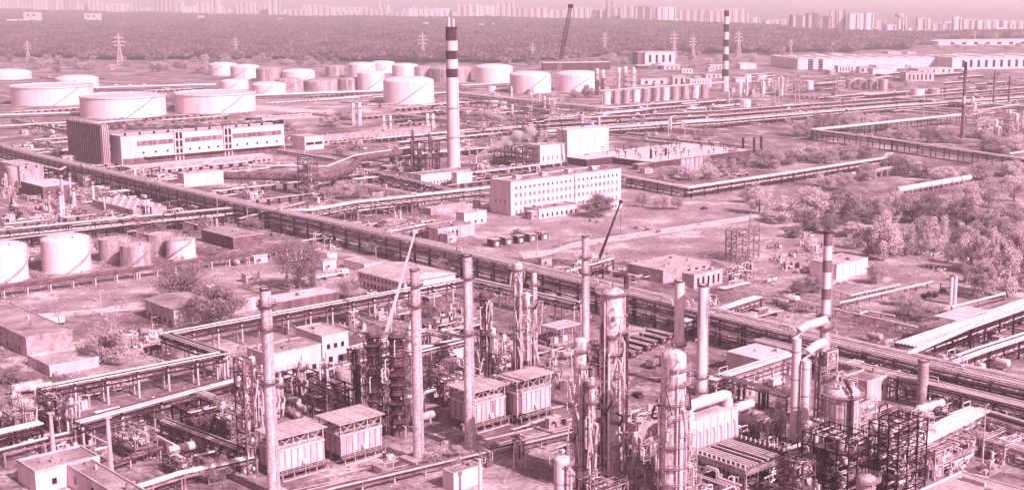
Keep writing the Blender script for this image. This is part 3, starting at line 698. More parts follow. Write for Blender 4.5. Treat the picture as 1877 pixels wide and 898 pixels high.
for x0, x1, yt in [(1052, 1080, 14), (1084, 1100, 20), (1103, 1125, 2), (1112, 1138, 14), (1204, 1240, 14), (1244, 1290, 18), (1300, 1325, 20)]: block(far, x0, x1, edge(x0, FARE) - 1, yt, R.choice((cityp, citym)))
block('tall grey slab block left of the dark slab on the skyline', 1141, 1162, 40, 10, citym)
block('dark slab block with stepped roof right of the crane tip', 1163, 1196, 41, 12, cityd)
block('long grey apartment block behind the red and white chimney', 1296, 1370, 44, 17, citym)
block('dark stepped apartment block above the forest at the right', 1450, 1478, 58, 28, cityd); block('dark tower block with a taller middle above the forest', 1479, 1500, 58, 25, cityd); block('dark end block of the skyline group above the forest', 1501, 1524, 58, 31, cityd)
block('large grey tower right of the dark skyline group', 1520, 1550, 58, 19, citym)
far = 'grey hazy apartment block at the right end of the skyline'
for x0, x1, yb, yt in [(1556, 1582, 60, 22), (1586, 1602, 60, 28), (1604, 1622, 60, 36), (1626, 1640, 62, 46), (1680, 1706, 66, 38), (1708, 1742, 68, 36), (1746, 1762, 70, 36), (1764, 1782, 70, 36), (1790, 1830, 66, 38), (1836, 1876, 66, 34)]: block(far, x0, x1, yb - R.uniform(0, 4), yt + R.uniform(-4, 8), R.choice((citym, cityp, citym)))
T = block('low hall with arched crown near the twin thin chimneys', 1624, 1662, 62, 46, citym, name='exhibition_hall')
T = thing('ring_tower', 'ring topped tower on the skyline at the right', 'tower', P(1647, 62)); kk = mpp(P(1647, 62))
pl(T, 'shaft', cityp, [(2.5 * kk, 0), (2.5 * kk, 30 * kk)], 10); pl(T, 'ring', citym, [(7 * kk, 30 * kk), (8 * kk, 32 * kk), (8 * kk, 35 * kk), (7 * kk, 36 * kk), (.1, 36 * kk)], 18)
for x in (1655, 1660): stack('thin pale chimney on the skyline beside the ring tower', (x, 62), 28, 2.6, 2, cityp, bands=[(28, 62, cityp)], lad=False, seg=8)
for lab, n, xr in (('faint hazy block in the second row of the left skyline', 34, (-20, 620)), ('faint hazy block in the second row of the middle skyline', 34, (600, 1300)), ('faint hazy block in the second row of the right skyline', 24, (1250, 1900))):
    for i in range(n):
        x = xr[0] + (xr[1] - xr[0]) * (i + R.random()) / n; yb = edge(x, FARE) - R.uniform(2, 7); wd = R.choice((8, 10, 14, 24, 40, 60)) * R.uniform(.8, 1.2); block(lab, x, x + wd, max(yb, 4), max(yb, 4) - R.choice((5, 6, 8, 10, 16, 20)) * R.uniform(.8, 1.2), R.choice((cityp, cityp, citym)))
# white blocks standing in the wood
def woodblock(label, x0, x1, yb, yt, wing=None):
    o = P(x0, yb); k = mpp(o); L = (x1 - x0) * k; h = HT(o, yt); T = thing('forest_building', label, 'building', o)
    pb(T, 'wall', white, (L / 2, 9, h / 2), (L, 18, h)); pb(T, 'roof', roofw, (L / 2, 9, h + .5), (L * .96, 17, 1))
    for s in (.28, .62): pb(T, 'window', glass, (L * s, -.1, h * .78), (L * .16, .4, h * .13))
    pb(T, 'roof_vent', steelm, (L * .3, 9, h + 2), (L * .1, 6, 2.5))
    if wing: pb(T, 'wing', white, (-wing * k / 2, 10, h * .2), (wing * k, 14, h * .4)); pb(T, 'wing_roof', roofw, (-wing * k / 2, 10, h * .41), (wing * k * .99, 13, .8))
    return T
woodblock('white block with long low wing standing in the wood', 44, 75, 44, 24, 32); woodblock('white windowed block alone in the wood, no wing', 155, 184, 45, 26)
for x0, x1, yb, yt in ((362, 373, 40, 30), (509, 518, 41, 34), (776, 784, 52, 42), (878, 886, 53, 45), (902, 906, 53, 44)): woodblock('tiny white building peeping out of the far wood', x0, x1, yb, yt)
for x, yb, yt in ((52, 112, 75), (220, 118, 62), (433, 104, 68), (775, 112, 60), (976, 112, 78), (1108, 100, 60), (1235, 108, 58), (1270, 108, 66), (1353, 105, 56), (1437, 100, 85), (1449, 103, 72), (1526, 96, 77), (1786, 78, 55)): pylon('lattice power pylon in front of the far wood', (x, yb), yt)
# ---- trees between the wood and the tanks
def scatter(label, n, xr, yr, hr, wr, kinds, mats, name='tree', avoid=None):
    k = 0; t = 0
    while k < n and t < n * 30:
        t += 1; x = R.uniform(*xr); y = yr[0](x) + R.random() * (yr[1](x) - yr[0](x)) if callable(yr[0]) else R.uniform(*yr)
        if avoid and avoid(x, y): continue
        h = R.uniform(*hr); tree(label, P(x, y), 1e6, (R.uniform(*wr), h), R.choice(kinds), R.choice(mats), name=name); k += 1
LM = (leaf_m, leaf_d, leaf_l, leaf_m)
scatter('rounded tree in the belt behind the open topped tanks', 38, (0, 380), (110, 138), (9, 17), (12, 20), ('bush', 'round'), LM)
scatter('bushy tree in the belt behind the white tank cluster', 26, (380, 690), (108, 122), (9, 15), (12, 20), ('bush', 'round'), LM)
scatter('tree in the belt right of the striped chimney', 30, (850, 1180), (105, 124), (9, 15), (12, 20), ('bush', 'round'), LM)
scatter('tree around the pale hall near the far chimney', 22, (1180, 1460), (100, 130), (7, 13), (9, 16), ('bush', 'round'), LM, avoid=lambda x, y: 1170 < x < 1245 and y < 122)
scatter('tree below the white warehouse', 22, (1440, 1877), (138, 172), (6, 11), (8, 14), ('bush', 'round'), LM)
scatter('tree beyond the white warehouse roof', 18, (1690, 1877), (76, 92), (7, 12), (10, 18), ('bush', 'round'), LM)
# ================================================================= FAR PLANT: tanks, warehouse, chimneys
tank('wide open topped white tank at the left edge', (70, 195), 156, 142, roof='open'); tank('open topped white tank behind the dark ribbed block', (202, 218), 174, 150, roof='open'); tank('open topped white tank right of the other two open tanks', (376, 209), 169, 144, roof='open')
tank('domed white tank cut by the left edge', (2, 147), 134, 76); tank('domed white tank above the open topped ones', (128, 166), 145, 76)
for x0, x1, yt, yb, m in [(377, 428, 119, 139, tankw), (417, 470, 123, 147, tankw), (398, 449, 150, 166, tankw), (465, 511, 127, 150, tankd), (511, 571, 132, 150, tankw), (551, 615, 150, 168, tankd), (500, 551, 148, 170, tankd), (455, 517, 156, 175, tankw), (594, 628, 123, 141, tankd), (617, 660, 146, 167, tankd), (635, 685, 119, 144, tankw), (676, 721, 116, 135, tankw), (716, 764, 121, 150, tankw), (757, 790, 124, 150, tankd), (783, 860, 127, 152, tankd), (652, 702, 135, 168, tankw)]:
    tank(('white' if m is tankw else 'grey streaked') + ' tank in the far cluster left of the striped chimney', ((x0 + x1) / 2, yb), yt, x1 - x0, m, seg=28)
tank('largest white domed tank standing clear in front of the cluster', (744, 192), 149, 92)
tank('domed white tank directly right of the striped chimney', (903, 153), 124, 70); tank('wide white tank left of the lattice crane', (971, 172), 138, 76); tank('wide white tank right of the lattice crane', (1058, 168), 137, 80)
T, o, h, k = stack('tall dark banded white chimney with twin flues', (832, 314), 50, 24.5, 21, chim, bands=[(50, 75, chimd), (75, 93, chim), (93, 109, chimd), (109, 126, chim), (126, 142, chimd), (142, 314, chim)], rings=(66,), plinth=3, ringw=.7, seg=32)
for s in (-1.6, 1.4): pl(T, 'flue', white, [(.9, h - 3), (.9, h + (6.5 if s < 0 else 5.5))], 12, (s, -1, 0))
for y in (198, 252): ringplat(T, 4.3, HT(o, y), .5, m=steelm, rail=steelw, seg=24)
stack('slim chequered chimney at the back of the plant', (1329, 168), 20, 13, 9, chim, bands=[(20, 31, chimd), (31, 45, chim), (45, 59, chimd), (59, 73, chim), (73, 86, chimd), (86, 100, chim), (100, 112, chimd), (112, 127, chim), (127, 140, chimd), (140, 168, chim)], rings=(24,), ringw=.6)
# lattice crane
o = P(1000, 262); T = thing('lattice_crane', 'tall lattice boom crane with dark upper boom behind the plant', 'crane', o)
top = o + Vector(((1046 - 1000) * mpp(o), 0, HT(o, 12))) - o; mid = top * .62
pb(T, 'crawler', steel, (-2, -2, .8), (7, 1.4, 1.6)); pb(T, 'crawler', steel, (-2, 2.4, .8), (7, 1.4, 1.6)); pb(T, 'machine_house', steelm, (-2.5, 0, 3), (8, 4, 3)); pb(T, 'cab', glassl, (1.6, -2.4, 3), (1.6, 1.4, 2)); pb(T, 'counterweight', steel, (-7, 0, 2.8), (1.6, 3.6, 2))
truss_boom(T, 'lower_boom', steelw, (0, 0, 3), mid, 1.2, 3.0, 22, .2); truss_boom(T, 'upper_boom', steel, mid, top, 3.0, 2.6, 16, .42)
pb(T, 'boom_head', steel, top, (4, 2.4, 3)); pc(T, 'pendant_cable', steel, (-8, 0, 10), top, .1, 6); pc(T, 'hoist_line', steelm, top, (top.x + .4, 0, top.z * .5), .12, 6)
# warehouses at the right
T, LB, LA, h = None, 0, 0, 0
def hall(name, label, x0, x1, yb, yt, dp, wall, roof, cols=0, rz=None, strips=0, slopeh=0):
    o = P(x0, yb); k = mpp(o); e = P(x1, edge(x1, [(x0, yb), (x1, yb)]))
    L = (x1 - x0) * k; h = HT(o, yt); T = thing(name, label, 'building', o, .22 if rz is None else rz)
    pb(T, 'wall', wall, (L / 2, dp / 2, h / 2), (L, dp, h)); pb(T, 'roof', roof, (L / 2, dp / 2, h + .4), (L + 1, dp + 1, .8))
    for i in range(strips): pb(T, 'window_strip', glass, (L * (.06 + .88 * (i + .5) / strips), -.1, h * .5), (L / strips * .3, .4, h * .62))
    for i in range(cols): pb(T, 'roof_light', steelw, (L * (i + .5) / cols, dp * .45, h + 1.2), (L / cols * .4, dp * .7, 1))
    return T
hall('warehouse', 'long white flat roofed warehouse at the right below the wood', 1462, 1740, 128, 109, 120, white, roofw, 9, strips=0)
for x, s in ((1481, 9), (1500, 8)):
    o = P(x, 129.5); T = thing('loading_tower', 'dark glazed stair tower on the white warehouse end', 'building', o); k = mpp(o); h = HT(o, 109); pb(T, 'glazing', glass, (s * k / 2, 1, h / 2), (s * k, 2, h))
    for i in range(4): pb(T, 'spandrel', steelw, (s * k / 2, -.3, h * (i + .7) / 4.2), (s * k * .9, .6, h * .04))
    pb(T, 'cap', white, (s * k / 2, 1, h + .5), (s * k * 1.1, 2.6, 1))
hall('warehouse', 'pale warehouse with dark window bays at the right edge', 1745, 1990, 128, 107, 110, white, roofw, 5, strips=14)
hall('warehouse', 'low pale hall behind the white warehouses, right edge', 1720, 1990, 84, 77, 120, cityp, roofw, 0, strips=10)
hall('office_hall', 'small windowed block in front of the white warehouse', 1536, 1568, 133, 122, 14, white, roofw, 0, strips=5); hall('gatehouse', 'little dark roofed gatehouse right of the small windowed block', 1575, 1600, 134, 124, 12, wallp, rooff, 0, strips=2)
hall('store_shed', 'long dim shed below the white warehouse', 1660, 1716, 150, 134, 18, wallp, roofl, 2, strips=6); hall('store_shed', 'low white shed beside the dim shed', 1600, 1640, 137, 127, 15, white, roofw, 1)
hall('store_shed', 'long dark sided shed with pale roof behind the tanks', 996, 1122, 130, 116, 16, walld, roofw, 0, strips=0); hall('pale_hall', 'large white hall with dark end near the far chimney', 1182, 1240, 119, 97, 40, white, roofw, 3, strips=4); hall('dark_end_block', 'dark block at the left end of the large white hall', 1169, 1181, 119, 97, 36, concd, rooff)  # the hall's darker left end is a separate dark box
hall('long_shed', 'long low white roofed shed right of the large hall', 1168, 1250, 127, 121, 14, walld, roofw)
hall('workshop', 'white windowed workshop at the far chimney foot', 1265, 1306, 160, 147, 18, white, roofw, 1, strips=7); hall('brick_house', 'square grey block left of the white workshop', 1233, 1257, 158, 141, 14, wallp, roofl, strips=2)
hall('small_shed', 'low white shed between the wide white tanks and the cylinder row', 1175, 1225, 156, 147, 12, white, roofw, strips=3)
# row of vertical cylinders under a white walkway
for i in range(11):
    x = 1112 + i * 18.0; yb = 192 - i * 1.2; tank('upright white cylinder in the row under the long walkway', (x, yb), yb - 24, 14.5, tankd if i % 3 else tankw, 'cone', False, 2, 16)
rack('long white walkway above the row of upright cylinders', [(1100, 167), (1330, 151)], 13, 5, 3, 1, 16, steelw, steelw, ((1, pipew),), loops=0, name='walkway')
for i in range(4):
    x = 1560 + i * 20; tank('stained upright silo below the white warehouse', (x, 163 + i), 146, 17, tankd, 'cone', False, 3, 16)
tank('pale squat tank right of the stained silos', (1684, 181), 163, 26, tankw, 'cone', False); tank('pale squat tank furthest right below the dim shed', (1714, 177), 163, 22, tankd, 'cone', False)
for i, (x, yb, yt) in enumerate(((1094, 174, 126), (1105, 174, 128), (1134, 165, 124), (1146, 165, 122), (1161, 164, 124))): tower('far white process column behind the cylinder row', (x, yb), yt, 8, colw, (yt + 12, yt + 26), seg=10, risers=2)
frame('far pale steel structure beside the white process columns', (1112, 176), 1122, 1096, 135, 1, 1, 4, steelw, stuffing=.6, rail=False)
frame('far pale steel structure between the white process columns', (1150, 166), 1166, 1138, 130, 1, 1, 4, steelw, stuffing=.6, rail=False)
# ground pipe bundles of the tank farm
GP = ((5, pipew), (2, pipem), (1, piped))
rack('low pipe bundle below the leftmost open topped tank', [(-20, 213), (128, 208)], 2.5, 9, 4, 1, 25, concd, concd, GP, rr=(.6, 1.1), loops=0); rack('low pipe bundle nearest the dark ribbed block', [(-20, 234), (126, 226)], 2.5, 8, 4, 1, 25, concd, concd, GP, rr=(.6, 1.1), loops=0)
rack('pipe bundle passing behind the middle open tank', [(140, 163), (395, 156)], 3, 12, 5, 1, 30, concd, concd, GP, rr=(.7, 1.2), loops=.5); rack('pipe bundle in front of the far tank cluster', [(445, 177), (698, 168)], 4, 10, 4, 1, 25, concd, walld, GP, rr=(.8, 1.3), loops=0)
rack('pipe run right of the striped chimney under the domed tanks', [(845, 158), (950, 152)], 4, 8, 4, 1, 25, concd, concd, GP, rr=(.6, 1.1)); rack('pipe bridge running from the chimney to the lattice crane', [(845, 172), (930, 181), (1104, 199)], 7, 8, 4, 2, 22, steel, steel, GP, rr=(.4, .9))
rack('slanted pipe bridge below the wide white tanks', [(858, 184), (1005, 203)], 6, 7, 4, 1, 22, steel, steel, GP, rr=(.4, .9))
for i, (a, b, c, d) in enumerate(((222, 205, 181, 161), (231, 213, 188, 171), (242, 222, 195, 178))): rack('long far pipe rack crossing behind the flat white roof', [(1000, a), (1320, b), (1640, c), (1890, d)], 6, 7, 5, 2, 18, steelm, steel, GP, rr=(.4, .8), loops=.7)
# railway tank wagons on the far siding
for i in range(24):
    x = 1118 + i * 16.2; y = 240 - i * 1.28
    o = P(x, y); T = thing('tank_wagon', 'pale railway tank wagon in the long far row', 'wagon', o, math.atan2(P(1500, 209).y - P(1118, 240).y, P(1500, 209).x - P(1118, 240).x))
    q = pl(T, 'barrel', pipew if i % 4 else pipem, [(.01, -5)] + [(1.5, -4.6), (1.5, 4.6), (.01, 5)], 12, (0, 0, 2.7)); q.rotation_euler = (0, math.pi / 2, 0)
    pb(T, 'chassis', steel, (0, 0, .95), (10.5, 2, .4)); pc(T, 'hatch', steelm, (0, 0, 4), (0, 0, 4.7), .6, 8)
    for s in (-3.4, 3.4): pb(T, 'bogie', steel, (s, 0, .45), (2.6, 2, .7))

fill('behind the long banded hall', (440, 820), (196, 258), 22, 1.4, .35); fill('right of the striped chimney', (852, 1010), (158, 256), 30, 1.4, .15); fill('around the far cylinder row', (1000, 1350), (140, 225), 34, 1.6, .2, lambda x, y: 1100 < x < 1330 and 150 < y < 200); fill('below the white warehouse', (1350, 1877), (133, 232), 52, 1.6, .3)
fill('near the open topped tanks', (-10, 460), (140, 240), 30, 1.6, .35, lambda x, y: y > 150 and not (y > 222 and x < 120) and x < 450); fill('left of the dark ribbed block', (-10, 125), (236, 296), 14, 1.2, .2)

for i in range(12): tower('white process column in the far plant right of the chequered chimney', (R.uniform(1345, 1500), R.uniform(160, 182)), R.uniform(140, 158), R.uniform(4, 8), R.choice((colw, colm)), (), seg=10, risers=1)
for i in range(6): x, y = R.uniform(1345, 1560), R.uniform(165, 195); frame('pale steel structure in the far plant right of the chequered chimney', (x, y), x + R.uniform(8, 16), x - R.uniform(8, 14), y - R.uniform(14, 26), 1, 1, 3, R.choice((steelw, steelm)), stuffing=1.2, rail=False)
for i in range(8): x, y = R.uniform(1775, 1877), R.uniform(200, 262); tower('white process column around the black headed stack', (x, y), y - R.uniform(18, 40), R.uniform(5, 9), R.choice((colw, colm)), (), seg=10, risers=1)
for i in range(5): x, y = R.uniform(1790, 1870), R.uniform(215, 262); frame('pale pipe structure around the black headed stack', (x, y), x + R.uniform(8, 16), x - R.uniform(8, 14), y - R.uniform(14, 24), 1, 1, 3, R.choice((steelw, steelm)), stuffing=1.6, rail=False)
for i in range(9): x, y = R.uniform(900, 1090), R.uniform(205, 262); frame('pipe structure between striped chimney and lattice crane', (x, y), x + R.uniform(10, 22), x - R.uniform(8, 18), y - R.uniform(10, 26), 1, 1, 3, R.choice((steelw, steelm, rusty)), stuffing=1.6, rail=False)
for i in range(5): lowrun('long pale pipe run in front of the far tank farm', (R.uniform(450, 700), 180 + i * 4), R.uniform(60, 140), 'B', 3, 1, .5)

def litter(name, label, boxes, m):
    b = MB()
    for x, y, s in boxes:
        o = P(x, y); b.box((o.x, o.y, s * .3), (s * R.uniform(.5, 2.5), s * R.uniform(.3, 1), s * R.uniform(.3, .8)), R.uniform(0, 3.1))
    o = b.build(name, m); setting(o, 'stuff'); o['label'] = label; o['category'] = 'litter'
litter('pale_litter', 'pale rubble and small scrap strewn over the yards', [(R.uniform(-20, 1890), R.uniform(185, 900) ** 1.0, R.uniform(.15, .55)) for _ in range(1500)], concp)
litter('dark_litter', 'dark scrap and rubbish strewn over the yards', [(R.uniform(-20, 1890), R.uniform(185, 900), R.uniform(.15, .6)) for _ in range(1300)], rusty)
def tufts(name, label, spots, m):
    b = MB()
    for x, y, s in spots:
        o = P(x, y)
        for _ in range(9):
            u = Vector((R.gauss(0, 1), R.gauss(0, 1), R.gauss(0, 1) * .6)).normalized() * .3 * s; v = u.orthogonal().normalized() * .22 * s; p = o + Vector((R.gauss(0, .7) * s, R.gauss(0, .7) * s, R.uniform(.1, .9) * s)); b.add([p - u, p + v, p + u, p - v], [(0, 1, 2, 3)])
    o = b.build(name, m); setting(o, 'stuff'); o['label'] = label; o['category'] = 'scrub'
tufts('pale_scrub', 'pale low scrub growing over the open ground', [(R.uniform(-20, 1890), R.uniform(180, 720), R.uniform(.5, 1.4)) for _ in range(1800)], leaf_m)
tufts('dark_scrub', 'dark low scrub growing over the open ground', [(R.uniform(-20, 1890), R.uniform(180, 720), R.uniform(.6, 1.7)) for _ in range(2000)], leaf_d)

for i in range(16):
    x, y = R.uniform(1440, 1860), R.uniform(104, 140); hall('depot_hall', 'white depot building scattered about the warehouse', x, x + R.choice((10, 16, 24, 40)), y, y - R.uniform(5, 11), R.uniform(12, 40), R.choice((white, white, wallp)), R.choice((roofw, roofw, roofl)), 0, strips=R.choice((0, 3, 5)))
for i in range(12):
    x, y = R.uniform(1180, 1460), R.uniform(122, 165); hall('plant_hall', 'white plant building around the chequered chimney', x, x + R.choice((8, 12, 20, 30)), y, y - R.uniform(5, 10), R.uniform(10, 26), R.choice((white, white, wallp)), R.choice((roofw, roofw, roofl)), 0, strips=R.choice((0, 3, 4)))
def runs(where, xr, yr, n, L, rr=(.35, .7), al='ABB', z=(.6, 4)):
    def go():
        for i in range(n):
            for _ in range(12):
                o = P(R.uniform(*xr), R.uniform(*yr)); q = R.choice(al); l = R.uniform(*L); dv = Bv if q == 'B' else Av
                if all(free(o + dv * (l * s / 8), 2) for s in range(9)): lowrun('long pipe run ' + where, o, l, q, R.randrange(3, 6), R.uniform(*z), R.uniform(*rr), 'long_pipe_run'); break
    DEFER.append(go)
runs('behind the flat white roof', (840, 1330), (196, 262), 26, (60, 190)); runs('in the far right plant', (1340, 1850), (138, 235), 32, (60, 200)); runs('around the open topped tanks', (-20, 430), (166, 244), 18, (60, 170)); runs('between banded hall and striped chimney', (450, 830), (180, 300), 24, (50, 140), (.3, .6)); runs('in the left plant', (-20, 430), (312, 424), 22, (30, 90), (.2, .42)); runs('below the office rack', (500, 900), (320, 372), 14, (30, 90), (.25, .45)); runs('left of the dark ribbed block', (-30, 110), (240, 300), 8, (40, 90), (.3, .5))
for i in range(14): x, y = R.uniform(850, 1340), R.uniform(150, 255); tower('white process column in the far middle plant', (x, y), y - R.uniform(14, 30), R.uniform(4, 7.5), R.choice((colw, colm)), (), seg=10, risers=1)
for i in range(9): x, y = R.uniform(0, 300), R.uniform(335, 405); tower('pale process column in the left plant', (x, y), y - R.uniform(22, 46), R.uniform(4, 8), R.choice((colw, colm, stackm)), (), seg=12, risers=2)
for i in range(10): x, y = R.uniform(600, 900), R.uniform(262, 345); frame('pipe structure around the striped chimney foot', (x, y), x + R.uniform(8, 20), x - R.uniform(8, 16), y - R.uniform(9, 22), 1, 1, 2, R.choice((steelw, steelm, rusty)), stuffing=2, rail=False, th=.3)
for i in range(10): x, y = R.uniform(10, 300), R.uniform(340, 415); frame('pipe structure in the left plant', (x, y), x + R.uniform(8, 20), x - R.uniform(8, 16), y - R.uniform(10, 22), 1, 1, 2, R.choice((steelw, steelm, rusty)), stuffing=2.4, rail=False, th=.3)
for i in range(7):
    x, y = R.uniform(850, 1000), R.uniform(135, 200); tank('small white tank right of the striped chimney', (x, y), y - R.uniform(8, 15), R.uniform(12, 24), R.choice((tankw, tankw, tankd)), R.choice(('dome', 'cone')), False, 2, 20)
for i in range(9):
    x, y = R.uniform(1340, 1560), R.uniform(142, 200); tank('small white tank in the far right plant', (x, y), y - R.uniform(7, 15), R.uniform(10, 22), R.choice((tankw, tankw, tankd)), R.choice(('dome', 'cone')), False, 2, 20)

def track(px, wd, m):
    pts = [P(x, y) for x, y in px]; l, r = offs(pts, wd / 2), offs(pts, -wd / 2); sheet('worn_track', None, .12, m, world=l + r[::-1])
for px in ([(520, 905), (820, 838), (1090, 772), (1200, 745)], [(640, 560), (700, 585), (1000, 655), (1140, 690)], [(1130, 640), (1300, 690), (1420, 735)], [(1060, 470), (1180, 500), (1300, 540)], [(20, 560), (230, 530), (470, 495)], [(560, 300), (700, 345), (800, 372)], [(1480, 545), (1600, 575), (1680, 600)], [(130, 300), (330, 345), (470, 385)], [(880, 300), (905, 320), (890, 345)]):
    for s in (-.9, .9):
        pts = [P(x, y) for x, y in px]; q = offs(pts, s); l, r = offs(q, .28), offs(q, -.28); sheet('worn_track', None, .12, road_m, world=l + r[::-1])
def kerb(px, wd=.3):
    pts = [P(x, y) for x, y in px]; b = MB()
    for p, q in zip(pts, pts[1:]): b.bar((p.x, p.y, .1), (q.x, q.y, .1), wd, .3)
    setting(b.build('kerb', concp))
for px in ([(1045, 446), (1385, 394)], [(1045, 455), (1400, 399)], [(0, 583), (250, 560)], [(545, 462), (640, 495), (600, 545)], [(690, 480), (660, 540)], [(620, 870), (1060, 765)], [(780, 800), (1040, 742)], [(120, 660), (300, 625)], [(1110, 690), (1300, 694)]): kerb(px)
# ================================================================= MIDDLE OF THE PLANT
GPm = ((7, pipew), (3, pipem), (1, piped), (1, piper))
# dark ribbed block and the long banded hall
T, LB, LA, h = bldg('ribbed_block', 'tall dark ribbed block with jagged top left of the banded hall', (190, 304), 203, 126, 230, walld, rooff, par=0, clutter=0)
for i in range(16):
    pb(T, 'rib', steelm, (-.15, LA * (i + .5) / 16, h * .5 + .4), (.5, LA / 16 * .45, h + .8 + R.uniform(-.6, .8)))
for i in range(4): pb(T, 'rib', wallp, (LB * (i + .5) / 4, -.15, h * .5), (LB / 4 * .5, .4, h + .4))
T, LB, LA, h = bldg('banded_hall', 'long white production hall with dark window bands beside the ribbed block', (224, 303), 522, 204, 252, white, roofl, par=.8, clutter=8)
for s0, s1 in ((.09, .3), (.37, .6), (.66, .98)):
    n = max(4, int((s1 - s0) * 34))
    for i in range(n): pb(T, 'window', glassl, (LB * (s0 + (s1 - s0) * (i + .5) / n), -.06, h * .72), (LB * (s1 - s0) / n * .94, .2, h * .17))
    n = max(3, int((s1 - s0) * 18))
    for i in range(n): pb(T, 'window', glass, (LB * (s0 + (s1 - s0) * (i + .5) / n), -.06, h * .38), (1.6, .2, 1.6))
for s in (.33, .63):
    for q in range(3): pb(T, 'stair_bay', white, (LB * s + q * 3 - 3, -.8, h * .55), (.8, 1.6, h * 1.15))
    for q in range(4): pb(T, 'stair_landing', white, (LB * s, -.8, h * (.15 + .3 * q)), (7, 1.5, .5)); 
    for q in range(3): pb(T, 'stair_glazing', glass, (LB * s, -.3, h * (.3 + .3 * q)), (6, .6, h * .2))
pb(T, 'base_course', concd, (LB / 2, -.25, h * .11), (LB * .99, .5, h * .2)); pb(T, 'canopy', roofw, (LB * .55, -2.2, h * .25), (LB * .85, 4, .4))
for i in range(12): pc(T, 'roof_fan', steel, (LB * (i + .5) / 12, LA * .25, h), (LB * (i + .5) / 12, LA * .25, h + 2.2), .8, 10)
bldg('pump_house', 'small pale two windowed house right of the banded hall', (559, 276), 594, 536, 252, white, roofl, win=(('f', 2, 4, 2.0, 7),), clutter=2)
T, LB, LA, h = bldg('low_workshop', 'long low workshop stretching from the pale house to the striped chimney', (592, 266), 790, 575, 252, conc, roofl, clutter=7, win=(('f', 24, 1.2, 1.6, 2.0),))
bldg('garage_row', 'low white garage row below the banded hall', (338, 344), 410, 326, 320, white, roofl, clutter=2, win=())
bldg('flat_store', 'low white store with long flat roof behind the garage row', (240, 322), 500, 222, 309, conc, roofw, clutter=5, win=(('f', 26, 1.0, 1.4, 2.0),))
# large dark duct
pipeline('very large dark duct bending across the middle of the plant', [(412, 322), (592, 326), (640, 312), (662, 290), (750, 278)], 9, 2.4, rusty, 18, name='flue_duct', cat='duct', post=concd)
pipeline('white pipe lying along the top of the large dark duct', [(455, 303), (600, 305), (650, 285), (752, 270)], 10, .6, pipew, 30)
frame('rusty lattice tower with two pale columns beside the large duct', (566, 362), 584, 548, 292, 1, 1, 6, rusty, name='lattice_tower', stuffing=.6)
tower('slim pale column rising inside the rusty lattice tower', (562, 358), 296, 5, colm, (), seg=10, risers=1); tower('slim pale column right of the rusty lattice tower', (570, 357), 300, 5, colm, (), seg=10, risers=1)
for (x, yb, yt, ww) in ((648, 230, 189, 7), (660, 230, 188, 7), (704, 248, 213, 6), (716, 248, 212, 6), (784, 240, 208, 6), (794, 240, 209, 6)): tower('pale twin column above the low workshop', (x, yb), yt, ww, colw, (yt + 10,), seg=10, risers=1)
for i, (x, yb, yt, ww) in enumerate(((758, 316, 238, 5), (769, 314, 262, 8), (789, 312, 245, 7), (801, 310, 264, 5))): tower('dark process column left of the striped chimney foot', (x, yb), yt, ww, (piper, stackm)[i % 2], (yt + 14, yt + 30, yt + 45), seg=10, risers=2, railm=rusty, pm=rusty)
frame('dark steel structure among the process columns at the chimney foot', (780, 320), 806, 754, 262, 2, 1, 4, steel, stuffing=1)
bldg('switch_house', 'low white windowed house at the foot of the striped chimney', (772, 346), 862, 762, 322, white, rooff, win=(('f', 14, 2.6, 1.3, .9), ('f', 14, .8, 1.0, .8)), clutter=3, minA=14)
bldg('switch_annex', 'small white annex right of the chimney foot house', (838, 346), 866, 828, 318, white, roofl, win=(('f', 2, 1.4, 2, 1.0),), clutter=1)
rack('pipe rack slanting down to the white chimney foot house', [(675, 312), (845, 352)], 6, 6, 6, 2, 10, steelm, steel, GPm)
# boiler house with steam
T, LB, LA, h = bldg('boiler_house', 'tall plain white boiler house block left of the flat white roof', (1040, 288), 1116, 1020, 240, white, roofw, clutter=3)
T, LB, LA, h = bldg('boiler_annex', 'lower white block in front of the boiler house', (990, 306), 1036, 968, 268, white, roofl, clutter=3, win=(('f', 5, 4, 3, .7),))
frame('dark open boiler structure left of the white boiler block', (965, 308), 990, 906, 272, 2, 3, 3, steel, stuffing=1.6); frame('dark steel stair tower above the boiler structure', (968, 262), 988, 948, 208, 1, 1, 5, rusty, stuffing=1.2)
o = P(1040, 302); T = thing('thin_mast', 'thin dark leaning crane mast beside the white boiler block', 'mast', o); e = Vector(((1026 - 1040) * mpp(o), 0, HT(o, 212)))
truss_boom(T, 'boom', steel, (0, 0, 1), e, 1.0, .5, 20, .16); pb(T, 'base', steel, (0, 0, .8), (3, 2.4, 1.6)); pc(T, 'cable', steel, e, (e.x, 0, e.z * .4), .08, 6)
for i in range(14): skid('cluttered pipework in front of the boiler house', (R.uniform(868, 1000), R.uniform(262, 330)), R.uniform(8, 14), R.uniform(6, 10), 12, 6)
